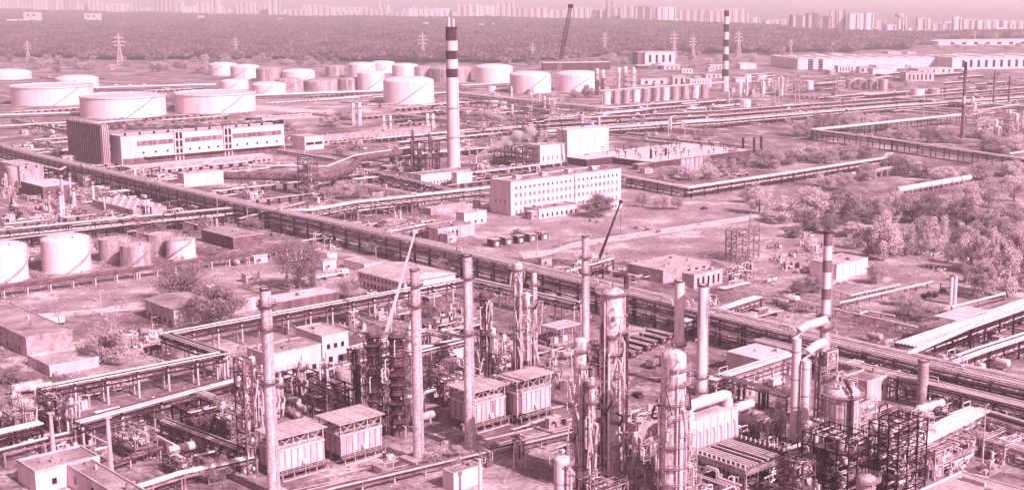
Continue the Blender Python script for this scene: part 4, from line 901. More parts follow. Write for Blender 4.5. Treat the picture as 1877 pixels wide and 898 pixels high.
# steam plume
sm = bpy.data.materials.new('steam'); sm.use_nodes = True; st = sm.node_tree; st.nodes.clear(); pv = st.nodes.new('ShaderNodeVolumePrincipled'); mo = st.nodes.new('ShaderNodeOutputMaterial'); pv.inputs['Color'].default_value = (1, .86, .93, 1); pv.inputs['Density'].default_value = .5; st.links.new(pv.outputs[0], mo.inputs['Volume'])
b = MB(); o = P(873, 308); n = 70
for i in range(n):
    t = i / (n - 1); r = (.7 + 3.0 * t ** .8) * R.uniform(.5, 1.15); w_ = 1 + 5 * t
    c = (t * 36 + R.uniform(-1, 1) * w_ * .5, R.uniform(-1, 1) * w_ * .5, 7.5 + 17 * t ** .8 + R.uniform(-1, 1) * w_ * .45); b.lathe([(r * math.cos(a), r * math.sin(a) * .8) for a in [(-90 + 20 * q) * math.pi / 180 for q in range(10)]], 10, c)
me = b.mesh('steam_plume', sm, True); s_o = link('steam_plume', me, None, o); tag(s_o, 'white steam plume drifting right beside the striped chimney', 'steam')
rm = s_o.modifiers.new('merge', 'REMESH'); rm.mode = 'VOXEL'; rm.voxel_size = .5
# flat white roof with T vents
T, LB, LA, h = bldg('filter_hall', 'broad flat white roof dotted with dark T vents', (1192, 309), 1376, 1072, 298, walld, roofw, par=.5, clutter=0)
b = 0
for i in range(11):
    for j in range(6):
        if (i * 7 + j * 3) % 5 == 0: continue
        x, y = LB * (i + .5) / 11 + R.uniform(-2, 2), LA * (j + .5) / 6 + R.uniform(-2, 2); hh = R.uniform(2.2, 5)
        vv = pb(T, 'vent', steel, (x, y, h + hh / 2), (.34, .34, hh)); q = link('vent_cowl', unit('box', steel), vv, (0, 0, .5)); q.scale = (9, 1.4, .4 / hh)
bldg('lean_to', 'low lean-to with pale slab roof left of the flat white roof', (1075, 306), 1128, 1040, 293, walld, roofw, clutter=0, par=0)
for x, yb, yt in ((1193, 302, 274), (1220, 296, 272), (1362, 278, 252), (1382, 280, 253), (1395, 276, 250)): stack('short dark vent stack standing beside the flat white roof', (x, yb), yt, 4.5, 4.5, steel, seg=10, lad=False, name='vent_stack')
T = thing('tank_cluster', 'row of pale ribbed silos below the flat white roof', 'silo row', P(1250, 316), RB)
for i in range(6): pc(T, 'silo', concp, (i * 4.6, 0, 0), (i * 4.6, 0, 9), 2.0, 14)
pb(T, 'walkway', steelm, (11.5, 0, 9.3), (27, 1.5, .2))
# office
T, LB, LA, h = bldg('office_building', 'long white four storey office building with rows of small windows', (937, 396), 1138, 899, 336, white, rooff, par=.9, clutter=9)
for rws in range(4):
    z = h * (.07 + .245 * rws)
    if rws == 0: windows(T, LB, LA, 'f', 24, z, 1.6, 1.0, 2, 2, glassl)
    else: windows(T, LB, LA, 'f', 24, z, (1.9, 1.9, 1.2)[rws - 1], (1.5, 1.5, 1.1)[rws - 1], 2, 2, glassl if rws < 3 else glass, True, white if rws < 3 else None)
windows(T, LB, LA, 's', 3, h * .35, 1.6, 1.2, 3, 3, glassl)
pb(T, 'downpipe', concd, (LB * .56, -.12, h / 2), (.5, .25, h)); pb(T, 'corner_pier', concp, (-.08, .6, h / 2), (.3, 1.2, h))
for i in range(4): pb(T, 'stair_house', wallp, (LB * (.15 + .23 * i), LA * .55, h + 1.2), (4, 3.5, 2.4))
for i in range(10): pt(T, 'roof_pipe', R.choice((pipem, piped)), [(LB * (i + .3) / 10, LA * .3, h), (LB * (i + .3) / 10, LA * .3, h + .9), (LB * (i + .9) / 10, LA * .3, h + .9), (LB * (i + .9) / 10, LA * .3, h)], .14, 6)
bldg('office_annex', 'single storey annex in front of the office building', (988, 402), 1062, 960, 386, white, rooff, win=(('f', 8, .8, 1.9, 1.2), ('s', 5, .8, 1.9, 1.4)), clutter=5, par=.8)
bldg('canteen', 'small white annex behind the large round tree', (1118, 385), 1140, 1100, 371, white, roofl, clutter=1, win=(('f', 3, 1, 1.5, 1),))
for i in range(5): x = 905 + i * 22; T, a, b2, h = bldg('site_cabin', 'small site cabin with white framed window below the office', (x, 454 - i * 3.2), x + 13, x - 12, 440 - i * 3.2, (walld, brick, walld, concd, brick)[i], roofl, win=(('f', 1, .8, 1.7, 2.0, .5, .5, white),), clutter=1, par=.2)
# low buildings under the main rack
bldg('fan_house', 'flat roofed low house with four dark windows and roof fans', (803, 442), 870, 768, 421, wallp, rooff, win=(('f', 4, 1.2, 3.0, 1.2, 3, 10),), clutter=7)
bldg('white_box_house', 'plain white box house right of the fan house', (851, 414), 892, 836, 392, white, roofl, win=(('f', 3, .8, 1.4, 1.2),), clutter=1); bldg('long_low_house', 'long low grey house with pale roof behind the fan house', (790, 395), 880, 775, 384, conc, roofl, clutter=5)
for x, yb in ((714, 412), (750, 416)): tank('squat conical roofed round tank beside the main rack', (x, yb), yb - 9, 30, tankd, 'cone', False, 2, 24)
bldg('brick_store', 'low brick store with flat roof above the leftward pipe', (428, 458), 482, 370, 436, brick, rooff, clutter=2, par=.3)
# left process area
bldg('tower_house', 'blocky concrete house with round tank at the left edge', (38, 345), 82, 0, 306, conc, roofl, win=(('f', 2, 12, 1.5, 1.2),), clutter=2); bldg('shed_roofed_house', 'pale sloping roofed shed right of the blocky concrete house', (80, 370), 142, 40, 343, concd, roofw, clutter=2, par=0)
tank('short round concrete tank beside the blocky concrete house', (22, 345), 306, 26, tankd, 'cone', False)
for x, yb, yt, ww in ((93, 399, 349, 7), (117, 396, 320, 6), (137, 385, 343, 7), (172, 372, 332, 5), (131, 372, 317, 4), (113, 402, 350, 6)): stack('stubby pale stack among the left process plant', (x, yb), yt, ww, ww, stackm, rings=(yt + 5,), seg=14, name='vent_stack', lad=False)
for i in range(18): skid('pipework cluster in the left process area', (R.uniform(0, 250), R.uniform(345, 412)), R.uniform(6, 13), R.uniform(5, 9), 12, 5)
T, LB, LA, h = bldg('fan_deck', 'low white deck carrying rows of round fans left of the junction', (245, 398), 306, 170, 386, conc, roofl, clutter=0, par=.3)
for i in range(4):
    for j in range(6): pl(T, 'fan', white, [(1.0, h), (1.3, h + 1.3), (.9, h + 1.3), (.9, h + .3), (.1, h + .3)], 12, (LB * (i + .5) / 4, LA * (j + .5) / 6, 0))
# racks of the middle zone
MAIN = [(-60, 250), (75, 287), (480, 381), (600, 405), (950, 486)]
rack('main pipe rack running from the left edge down to the plant centre', MAIN, 10, 9, 9, 3, 11, steel, rusty, GPm, gap=2.6, rr=(.14, .42), loops=.3, rail=True, colw=.6)
rack('main pipe rack crossing from the centre to the right edge', [(950, 486), (1180, 540), (1380, 590), (1600, 640), (1960, 720)], 10, 11, 13, 3, 10, steel, rusty, GPm, gap=2.6, rr=(.12, .36), loops=.4, rail=True, colw=.6)
rack('second pipe rack hugging the near side of the main rack at right', [(1390, 622), (1600, 676), (1960, 762)], 7, 6, 7, 2, 10, steel, rusty, GPm, rr=(.12, .34), brace=True)
rack('upper pipe rack skirting the left of the main rack', [(60, 300), (110, 312), (128, 303), (260, 336), (292, 346), (300, 338), (470, 376)], 8, 4, 4, 1, 14, steel, steel, ((4, pipew), (1, piped)), loops=0)
rack('pipe bridge from the junction to the office building', [(480, 388), (572, 386), (650, 372), (905, 344)], 9, 6, 6, 2, 12, steelm, steel, GPm, rail=True)
rack('low pipe bridge crossing the left plant to the junction', [(-40, 428), (120, 412), (455, 380)], 7, 6, 6, 2, 13, steel, steel, GPm, rr=(.2, .45), loops=.4)
rack('dark pipe bridge just below the left bridge', [(-40, 446), (240, 412), (410, 396)], 5, 3, 3, 1, 13, steel, steel, ((2, pipem), (2, piped), (1, pipew)), loops=0)
rack('low pipe trestle on concrete posts in front of the near left tanks', [(-40, 534), (250, 494), (480, 463), (540, 448)], 4, 4, 4, 1, 9, concp, concd, ((1, pipem), (3, piper), (1, piped)), rr=(.3, .6), loops=0, colw=.5)
rack('zigzag pipe bridge right of the office, double decked', [(1138, 322), (1262, 345), (1450, 317), (1625, 290), (1632, 281)], 6, 5, 5, 2, 13, steel, steel, ((6, pipew), (1, pipem)), rr=(.35, .7), loops=0, gap=3)
rack('pipe bridge running right along the grove top', [(1492, 239), (1640, 258), (1900, 296)], 8, 6, 5, 2, 14, steel, steel, ((5, pipew), (1, pipem), (1, piped)), rr=(.35, .7), loops=.3)
rack('wide white pipe bridge to the dark thin stack', [(1492, 239), (1600, 228), (1765, 211)], 8, 8, 5, 1, 16, steel, walld, ((6, pipew), (1, pipem)), rr=(.5, .9), loops=0)
rack('pipe bundle at the far right behind the dark thin stack', [(1640, 180), (1760, 188), (1900, 197)], 7, 8, 6, 2, 16, steel, steel, GPm, rr=(.35, .7))
rack('elevated pipe loop at the right edge near the dark thin stack', [(1770, 196), (1862, 184), (1868, 192), (1790, 204)], 8, 3, 3, 1, 16, steelw, steelm, ((1, pipew),), loops=0)
pipeline('pale pipe with bends at the right edge below the far rack', [(1850, 282), (1890, 276)], 5, .7)
stack('tall thin dark stack with wide black head at the right', (1763, 258), 116, 7, 5, rusty, bands=[(114, 131, chimd), (131, 150, rusty), (150, 176, rusty), (176, 190, chim), (190, 258, rusty)], rings=(133,), seg=14)
for x, yt in ((1820, 130), (1848, 140)): stack('thin far stack right of the black headed stack', (x, 200), yt, 4, 3.4, rusty, rings=(yt + 14,), seg=10, name='vent_stack')
frame('white clad process structure at the far right', (1790, 255), 1812, 1770, 205, 1, 1, 4, steelw, stuffing=2.0)
for i in range(12): skid('white pipework cluster around the dark thin stack', (R.uniform(1775, 1875), R.uniform(195, 265)), R.uniform(10, 18), R.uniform(8, 12), 12, 7)
for i in range(26): skid('far pipework cluster behind the grove', (R.uniform(1100, 1700), R.uniform(178, 236)), R.uniform(12, 24), R.uniform(8, 14), 10, 6)
for i in range(16): skid('far pipework cluster behind the chequered chimney', (R.uniform(1250, 1500), R.uniform(140, 178)), R.uniform(14, 30), R.uniform(10, 16), 9, 8)
for i in range(16): x = R.uniform(1340, 1877); pole('slim far mast above the pipe racks', (x, R.uniform(180, 215)), R.uniform(135, 165), steelw, 'mast', .3, False, 'mast')
for x, yb, yt in ((1104, 205, 172), (1185, 215, 190), (1262, 200, 178), (1016, 218, 185), (975, 215, 180), (1225, 255, 218), (1255, 262, 226)): pole('slim pale lamp mast near the lattice crane', (x, yb), yt, steelw, 'lamp_mast', .3)
# trestle with splayed legs and pale drums in the grove
o = P(1560, 334, 0); T = thing('splayed_trestle', 'low white trestle on splayed legs among the grove trees', 'trestle', o, RB)
L = alongto(o, Bv, 1688)
for i in range(13):
    x = L * i / 12; b = MB(); b.bar((x - 1, -1.2, 0), (x, 0, 5), .4); b.bar((x + 1, 1.2, 0), (x, 0, 5), .4); b.build('splayed_leg', concp, T)
pb(T, 'beam', concp, (L / 2, 0, 5.1), (L, 1.2, .5))
for s in (-.5, .5): pc(T, 'pipe', pipew, (0, s, 5.8), (L, s, 5.8), .4, 8)
for i in range(7): drum('pale horizontal drum half hidden in the grove', (1655 + i * 19, 357 - i * 3.4), 10, 1.9, pipew, 'B', 1.6)
# steel scaffold frame in the field
frame('open grey scaffold frame standing in the field', (1350, 482), 1391, 1330, 424, 2, 2, 4, steelm, name='scaffolding', stuffing=.5, deck=False)
pole('thin mast beside the scaffold frame', (1373, 480), 392, steelm, 'mast', .25, False, 'mast')
for i in range(16): skid('pipework cluster right of the scaffold frame', (R.uniform(1395, 1500), R.uniform(430, 500)), R.uniform(6, 11), R.uniform(5, 8), 11, 3.5)
for i in range(7): skid('pipework cluster at the scaffold frame foot', (R.uniform(1330, 1420), R.uniform(490, 530)), R.uniform(6, 11), R.uniform(5, 8), 11, 3.5)
T, LB, LA, h = bldg('grey_workshop', 'flat roofed grey workshop behind the twin stacks', (1215, 520), 1302, 1150, 497, conc, roofl, win=(('f', 3, 1, 3, 2, 14, 2),), clutter=4, par=.4)
bldg('grey_workshop_wing', 'lower wing of the workshop with tall dark windows', (1272, 530), 1324, 1250, 505, wallp, rooff, win=(('f', 5, .8, 3.6, 1.2),), clutter=2, par=.4)
bldg('panel_store', 'white panelled flat roofed store right of the banded stack', (1533, 514), 1590, 1515, 486, white, roofl, clutter=2, seams=5, par=.4, minA=14)
bldg('small_store', 'small white store behind the banded stack', (1519, 500), 1540, 1505, 484, white, roofl, clutter=1)
for i in range(14): skid('scrap and pipe pieces near the grove edge', (R.uniform(1670, 1800), R.uniform(460, 500)), R.uniform(5, 10), R.uniform(4, 7), 8, 1.6)
# pipes over the right field
pipeline('pale pipe on posts crossing the right field, upper one', [(1525, 532), (1560, 541), (1650, 521)], 2, .35, pipew, 6); pipeline('pale pipe on posts making a corner in the right field', [(1538, 555), (1710, 516), (1830, 540), (1842, 536)], 2.5, .4, pipew, 7, post=concd)
pipeline('pipe frame with drop legs near the twin silver stack', [(1745, 576), (1745, 562), (1842, 538), (1842, 548)], 4, .45, pipew, 20, zs=[0, 5, 5, 0]); pipeline('angled pipe running left beside the main rack', [(1448, 548), (1700, 604), (1720, 600)], 3, .4, pipew, 8)
pipeline('short pipe with kink below the cornered pipe', [(1575, 575), (1590, 570), (1640, 579)], 2, .35, pipew, 6)
T, o, h, k = stack('twin silver stack standing alone in the right field', (1742, 558), 505, 7, 7, pipew, seg=12, lad=False, name='vent_stack'); pc(T, 'side_flue', pipew, (1.6, 0, 0), (1.6, 0, h * .98), .8, 12)
for x, yb in ((1694, 548), (1704, 545), (1714, 546), (1728, 538)): T = drum('small dark drum in the right field beside the silver stack', (x, yb), 2.2, .8, piped, 'A', .5)
sheet('gravel_patch', [(1608, 512), (1625, 507), (1640, 512), (1625, 518)], .07, road_m)
# right racks
rack('wide white pipe deck descending from the right edge', [(1660, 634), (1760, 600), (1960, 530)], 9, 9, 7, 2, 10, steel, steel, ((6, pipew), (2, pipem)), rr=(.25, .42), loops=0, rail=False)
rack('low pipe rack beneath the wide white pipe deck', [(1690, 682), (1800, 642), (1960, 590)], 6, 6, 6, 2, 9, steel, steel, GPm, rr=(.2, .4))
pb(thing('pipe_deck_plate', 'flat white cover plates on the pipe junction at right', 'deck', P(1760, 626, 0), RB), 'plate', white, (0, 0, 10.2), (22, 9, .3))
pipeline('large white pipe elbow dropping beside the right junction', [(1665, 663), (1665, 648), (1780, 598)], 9, .9, pipew, 60, zs=[1, 10.5, 10.5])
fill('below the long banded hall', (225, 750), (304, 372), 40, 1.0, .2); fill('between office and flat white roof', (1130, 1400), (300, 345), 18, 1.0, .5); fill('under the main rack middle', (560, 900), (358, 470), 34, .9, .3, lambda x, y: 760 < x < 900 and 385 < y < 445); fill('in the left process area', (0, 440), (330, 420), 44, .9, .15)
fill('beside the right pipe deck', (1560, 1877), (600, 720), 30, .7, .1, lambda x, y: y > 655 and x < 1700); fill('beside the scaffold field racks', (1200, 1480), (505, 610), 22, .8, .2)
for i in range(16): tree('undergrowth bush between the grove trees', P(R.uniform(1430, 1877), R.uniform(380, 470)), 1e6, (R.uniform(7, 12), R.uniform(4, 7.5)), 'bush', R.choice((leaf_d, leaf_m, leaf_l)), name='bush')
for i in range(18): tree('undergrowth bush near the zigzag bridge', P(R.uniform(1200, 1877), R.uniform(255, 318)), 1e6, (R.uniform(8, 13), R.uniform(4, 8)), 'bush', R.choice((leaf_d, leaf_m, leaf_l)), name='bush')
# ================================================================= TREES OF THE MIDDLE
tree('big round dark tree in front of the office building', (1093, 398), 352, 66, 'round', leaf_d, 0)
for x, yb, yt, ww, kd, lm in ((1178, 380, 348, 28, 'bare', leaf_m), (1215, 384, 352, 40, 'bare', leaf_l), (1243, 384, 356, 30, 'bare', leaf_m)): tree('thin leafed tree at the field edge right of the office', (x, yb), yt, ww, kd, lm)
for x, yb, yt, ww, lm in ((1225, 328, 300, 36, leaf_m), (1262, 330, 298, 44, leaf_l), (1300, 328, 296, 46, leaf_l), (1335, 322, 288, 38, leaf_m), (1308, 312, 282, 34, leaf_m), (1352, 315, 272, 46, leaf_d)): tree('bush in the clump between flat white roof and zigzag bridge', (x, yb), yt, ww, 'bush', lm)
for x, yb, yt, ww, lm in ((1415, 308, 262, 54, leaf_m), (1440, 302, 268, 40, leaf_d), (1478, 294, 258, 56, leaf_l), (1512, 300, 262, 48, leaf_m), (1548, 292, 256, 48, leaf_m), (1580, 290, 262, 40, leaf_d), (1400, 300, 270, 36, leaf_d)): tree('rounded tree inside the bend of the zigzag bridge', (x, yb), yt, ww, 'bush', lm)
for x, yb, yt, ww, lm in ((1470, 250, 210, 48, leaf_m), (1510, 246, 202, 56, leaf_d), (1545, 240, 206, 48, leaf_m), (1580, 240, 202, 52, leaf_l), (1615, 238, 206, 40, leaf_m), (1560, 232, 196, 40, leaf_m)): tree('tree in the clump above the grove pipe bridge', (x, yb), yt, ww, 'bush', lm)
for x, yb, yt, ww, lm in ((1660, 262, 228, 44, leaf_m), (1700, 262, 226, 44, leaf_d), (1738, 262, 224, 40, leaf_m), (1640, 256, 232, 36, leaf_l), (1830, 280, 240, 56, leaf_m), (1862, 276, 244, 40, leaf_l), (1812, 278, 246, 36, leaf_d)): tree('tree near the dark thin stack', (x, yb), yt, ww, 'bush', lm)
GR = [(1392, 392, 332, 48, leaf_l), (1370, 372, 340, 36, leaf_m), (1450, 408, 352, 62, leaf_l), (1480, 408, 338, 74, leaf_l), (1512, 405, 342, 58, leaf_m), (1545, 402, 344, 62, leaf_d), (1580, 398, 346, 58, leaf_m), (1545, 350, 314, 46, leaf_m), (1515, 342, 312, 40, leaf_l), (1590, 332, 296, 44, leaf_m), (1640, 322, 280, 50, leaf_d), (1665, 320, 284, 44, leaf_m), (1690, 326, 292, 46, leaf_d), (1728, 338, 302, 52, leaf_l), (1756, 334, 298, 50, leaf_m), (1800, 330, 296, 54, leaf_m), (1850, 322, 290, 56, leaf_l), (1775, 392, 330, 60, leaf_l), (1812, 380, 322, 60, leaf_m), (1858, 370, 318, 60, leaf_l), (1610, 410, 350, 54, leaf_m), (1640, 402, 348, 56, leaf_l), (1672, 408, 344, 56, leaf_m), (1705, 412, 348, 58, leaf_d), (1738, 410, 354, 54, leaf_m), (1770, 420, 358, 62, leaf_d), (1808, 430, 360, 66, leaf_m), (1850, 420, 366, 66, leaf_m), (1620, 478, 384, 64, leaf_l), (1590, 474, 412, 58, leaf_m), (1655, 470, 404, 54, leaf_m), (1690, 465, 392, 50, leaf_m), (1722, 462, 388, 44, leaf_l), (1780, 500, 414, 58, leaf_l), (1815, 505, 410, 56, leaf_l), (1850, 500, 402, 60, leaf_m), (1877, 505, 412, 54, leaf_l), (1800, 548, 470, 54, leaf_m), (1845, 545, 440, 60, leaf_l), (1878, 535, 450, 50, leaf_m), (1500, 416, 396, 24, leaf_m), (1560, 430, 388, 34, leaf_d), (1750, 458, 404, 50, leaf_d), (1835, 452, 398, 50, leaf_d), (1420, 410, 392, 26, leaf_m)]
for i, (x, yb, yt, ww, lm) in enumerate(GR): tree({'foliage_pale': 'pale', 'foliage_mid': 'mid toned', 'foliage_dark': 'dark'}[lm.name] + ' leafy tree in the grove at the right', (x, yb), yt, ww, 'tall' if yb - yt > 75 else ('round' if i % 2 else 'bush'), lm)
for i in range(10): x, y = R.uniform(1440, 1880), R.uniform(392, 440); tree('smaller tree filling the grove at the right', P(x, y), 1e6, (R.uniform(9, 15), R.uniform(8, 14)), R.choice(('bush', 'round', 'tall')), R.choice((leaf_d, leaf_m, leaf_l, leaf_m)))
for i in range(7): x, y = R.uniform(1570, 1880), R.uniform(440, 520); tree('smaller tree on the near side of the grove', P(x, y), 1e6, (R.uniform(7, 12), R.uniform(7, 13)), R.choice(('bush', 'round', 'tall')), R.choice((leaf_m, leaf_l, leaf_m)))
for x, yb, yt, ww in ((1490, 535, 496, 44), (1465, 540, 508, 36)): tree('dark bush left of the banded stack', (x, yb), yt, ww, 'bush', leaf_d)
for x, yb, yt, ww, lm in ((1665, 580, 535, 60, leaf_m), (1692, 590, 552, 56, leaf_m), (1650, 560, 528, 44, leaf_l), (1720, 586, 556, 40, leaf_d)): tree('loose bush inside the pipe corner in the right field', (x, yb), yt, ww, 'bare', lm)
for x, yb, yt, ww, lm in ((250, 238, 216, 40, leaf_m), (285, 236, 218, 36, leaf_l), (320, 236, 220, 40, leaf_m), (355, 234, 219, 36, leaf_m), (390, 233, 218, 40, leaf_l), (430, 232, 217, 44, leaf_m), (470, 230, 216, 34, leaf_m), (215, 238, 222, 28, leaf_d)): tree('shrub in the hedge behind the banded hall', (x, yb), yt, ww, 'bush', lm)
for x, yb, yt, ww, lm in ((640, 220, 196, 50, leaf_m), (610, 232, 212, 44, leaf_m), (880, 224, 200, 44, leaf_m), (905, 222, 200, 40, leaf_l), (860, 222, 202, 36, leaf_d)): tree('low bush beside the grass mounds near the striped chimney', (x, yb), yt, ww, 'bush', lm)
for x, yb, yt, ww, lm in ((630, 365, 328, 44, leaf_l), (655, 362, 334, 36, leaf_m), (600, 366, 338, 30, leaf_m)): tree('pale bush beside the rusty lattice tower', (x, yb), yt, ww, 'bare', lm)
tree('bush at the foot of the right wide tank by the crane', (1078, 180), 152, 22, 'bush', leaf_d); tree('bush beside the lattice crane', (1055, 180), 163, 24, 'bush', leaf_m)
for x, yb, yt, ww in ((262, 428, 396, 34), (290, 426, 398, 30), (375, 424, 392, 28), (463, 432, 388, 38), (350, 440, 412, 30)): tree('dark bush under the left pipe bridge', (x, yb), yt, ww, 'bush', leaf_d)
for x, yb, yt, ww in ((690, 468, 436, 40), (720, 472, 440, 34), (820, 502, 466, 36), (545, 430, 404, 30), (845, 480, 455, 26)): tree('tree under the main pipe rack', (x, yb), yt, ww, 'bare', leaf_m)
tree('broad bare crowned tree in front of the small tanks', (335, 556), 470, 105, 'bare', leaf_b, 0); tree('dark spreading tree before the gabled store', (398, 606), 520, 105, 'round', leaf_d, 1); tree('round tree beside the grey L shaped building', (196, 664), 572, 78, 'bush', leaf_m, 2)
tree('tall bare tree rising by the white flat roof', (548, 530), 432, 90, 'bare', leaf_b, 1); tree('small dark conifer left of the white van', (527, 532), 490, 26, 'conifer', leaf_d, 0); tree('larger dark conifer left of the white van', (573, 526), 474, 40, 'conifer', leaf_d, 1)
tree('bush beside the hip roofed house', (638, 548), 500, 48, 'bare', leaf_m, 2); tree('low pale shrub at the road end', (215, 668), 640, 50, 'bare', leaf_l, 0)
tree('dark scrub below the rusty lattice mast', (395, 880), 828, 60, 'bush', leaf_d, 1); tree('dark scrub at the left building corner', (20, 700), 662, 46, 'bush', leaf_d, 0)
# ================================================================= FOREGROUND
# near-left tanks
tank('white tank cut by the left edge near the field', (-8, 520), 452, 82); tank('large white tank with foot ring near the left edge', (107, 503), 438, 85)
tank('stained small tank at the back left of the small four', (201, 482), 437, 52, tankd, 'cone'); tank('stained small tank at the front of the small four', (241, 493), 448, 54, tankd, 'cone'); tank('pale small tank at the back right of the small four', (286, 470), 428, 45, tankd, 'cone'); tank('pale small tank at the right end of the small four', (325, 476), 438, 52, tankw, 'cone')
for i in range(6): skid('small pipework beside the near left tanks', (R.uniform(30, 62) if i < 3 else R.uniform(155, 175), R.uniform(455, 490)), 6, 5, 8, 4)
bldg('annex_shed', 'grey sheet sided shed left of the road, roofed flat', (50, 655), 135, -60, 620, conc, rooff, clutter=3, par=.5, win=(('s', 5, 1, 1.4, 1.2),))
T, LB, LA, h = bldg('settling_basin', 'open white rimmed concrete basin in front of the flat sheet sided shed', (92, 690), 182, 52, 676, concp, asph_m, clutter=0, par=1.2)
bldg('gabled_store', 'pale gabled store with bright end wall beside the dark tree', (320, 600), 400, 268, 567, wallp, rooff, slope=1.0, eave=.6, win=(('s', 5, .8, 1.4, 1.2),)); bldg('second_gabled_store', 'gabled store peeking out right of the dark tree', (430, 575), 476, 385, 548, wallp, rooff, slope=1.0, eave=.6)
bldg('white_roof_hall', 'low hall with dazzling white flat roof in front of the conifers', (500, 575), 622, 480, 556, concd, roofw, clutter=2, par=.3, minA=12)
T, LB, LA, h = bldg('hip_roofed_house', 'white two storey house with hipped roof and rows of windows', (742, 548), 835, 656, 518, white, roofl, slope=2.2, eave=.7, win=(('s', 12, 1.0, 1.6, 1.3, 1, 1, glass), ('s', 12, 4.2, 1.5, 1.3, 1, 1, glassl)))
bldg('porch_block', 'small low white block joined to the hip roofed house top', (668, 500), 700, 630, 486, white, roofl, clutter=1); bldg('road_kiosk', 'small pale kiosk by the road under the main rack', (600, 480), 618, 572, 466, white, roofl, clutter=1)
T, LB, LA, h = bldg('control_house', 'white two storey control house with grey flat roof', (592, 672), 640, 543, 618, white, roofl, win=(('f', 3, 5.6, 1.6, 1.2), ('f', 2, 1.0, 1.9, 1.6)), clutter=3); bldg('control_wing', 'single storey white wing left of the control house', (492, 702), 590, 455, 652, white, rooff, win=(('f', 5, 1.4, 1.6, 1.5),), clutter=5)
# vehicles
def vehicle(name, label, cat, base, rz, body, L=5.2, Wd=2.0, Hh=2.2, kind='van'):
    T = thing(name, label, cat, P(*base), rz); zb = .45
    if kind == 'car':
        pb(T, 'body', body, (0, 0, .7), (L, Wd, .6)); b = MB(); b.add([(-L * .32, -Wd * .45, 1), (L * .22, -Wd * .45, 1), (L * .22, Wd * .45, 1), (-L * .32, Wd * .45, 1), (-L * .2, -Wd * .4, 1.5), (L * .08, -Wd * .4, 1.5), (L * .08, Wd * .4, 1.5), (-L * .2, Wd * .4, 1.5)], [(0, 1, 5, 4), (1, 2, 6, 5), (2, 3, 7, 6), (3, 0, 4, 7), (4, 5, 6, 7)]); b.build('cabin', glass, T); pb(T, 'roof', body, (-L * .06, 0, 1.52), (L * .28, Wd * .8, .06))
    elif kind == 'van':
        pb(T, 'body', body, (-.4, 0, zb + Hh / 2), (L - .8, Wd, Hh)); b = MB(); b.add([(L / 2 - .8, -Wd / 2, zb), (L / 2, -Wd / 2, zb), (L / 2, Wd / 2, zb), (L / 2 - .8, Wd / 2, zb), (L / 2 - .8, -Wd / 2, zb + Hh * .95), (L / 2 - .1, -Wd / 2, zb + Hh * .5), (L / 2 - .1, Wd / 2, zb + Hh * .5), (L / 2 - .8, Wd / 2, zb + Hh * .95)], [(0, 1, 5, 4), (1, 2, 6, 5), (2, 3, 7, 6), (4, 5, 6, 7), (3, 2, 1, 0)]); b.build('bonnet', body, T)
        for s in (-1, 1): pb(T, 'side_window', glass, (L * .2, s * Wd / 2, zb + Hh * .72), (1.1, .08, .6))
        pb(T, 'windscreen', glass, (L / 2 - .42, 0, zb + Hh * .76), (.5, Wd * .9, .3))
    else:
        pb(T, 'chassis', steel, (0, 0, .8), (L, Wd * .8, .4)); pb(T, 'cab', body, (L / 2 - 1, 0, 1.9), (2, Wd, 2)); pb(T, 'windscreen', glass, (L / 2 + .01, 0, 2.3), (.08, Wd * .85, .8)); pb(T, 'load_box', steelm if kind == 'truck' else body, (-1.1, 0, 2), (L - 2.6, Wd, 2))
    for x in (-L * .32, L * .32):
        for s in (-1, 1): w = pc(T, 'wheel', steel, (x, s * Wd * .5 - .12, .4), (x, s * Wd * .5 + .12, .4), .42, 12)
    for s in (-1, 1): pb(T, 'headlight', steelw, (L / 2 + .02, s * Wd * .35, .75), (.08, .3, .2))
    return T
vehicle('van', 'white panel van parked on the yard above the hip roofed house', 'van', (627, 504), RB + math.pi, white, 5.6); vehicle('car', 'pale car parked in front of the hip roofed house', 'car', (680, 539), RB + math.pi, white, 4.6, 1.8, kind='car')
vehicle('box_truck', 'pale lorry parked on the roof level road left of the basin', 'truck', (101, 596), RB, white, 6.5, 2.3, kind='box'); vehicle('truck', 'dark tipper truck beside the dark bins', 'truck', (1199, 672), RB + .3, walld, 7, 2.5, kind='truck'); vehicle('van', 'white van on the yard below the right flat shed', 'van', (1424, 706), RB, white, 6)
vehicle('car', 'dark car on the track inside the field', 'car', (1291, 384), RB, walld, 4.6, 1.8, kind='car'); vehicle('car', 'small dark car on the yard right of the furnaces', 'car', (1170, 727), RB + 1.2, walld, 4.4, 1.8, kind='car')
for i in range(6): vehicle('truck' if i % 2 else 'van', 'vehicle parked on the yard beyond the grey shed', 'truck' if i % 2 else 'van', (158 + R.uniform(0, 130), 612 + i * 9), RB + R.uniform(-.6, .6), R.choice((walld, steelm, white)), 6, 2.3, kind='truck' if i % 2 else 'van')
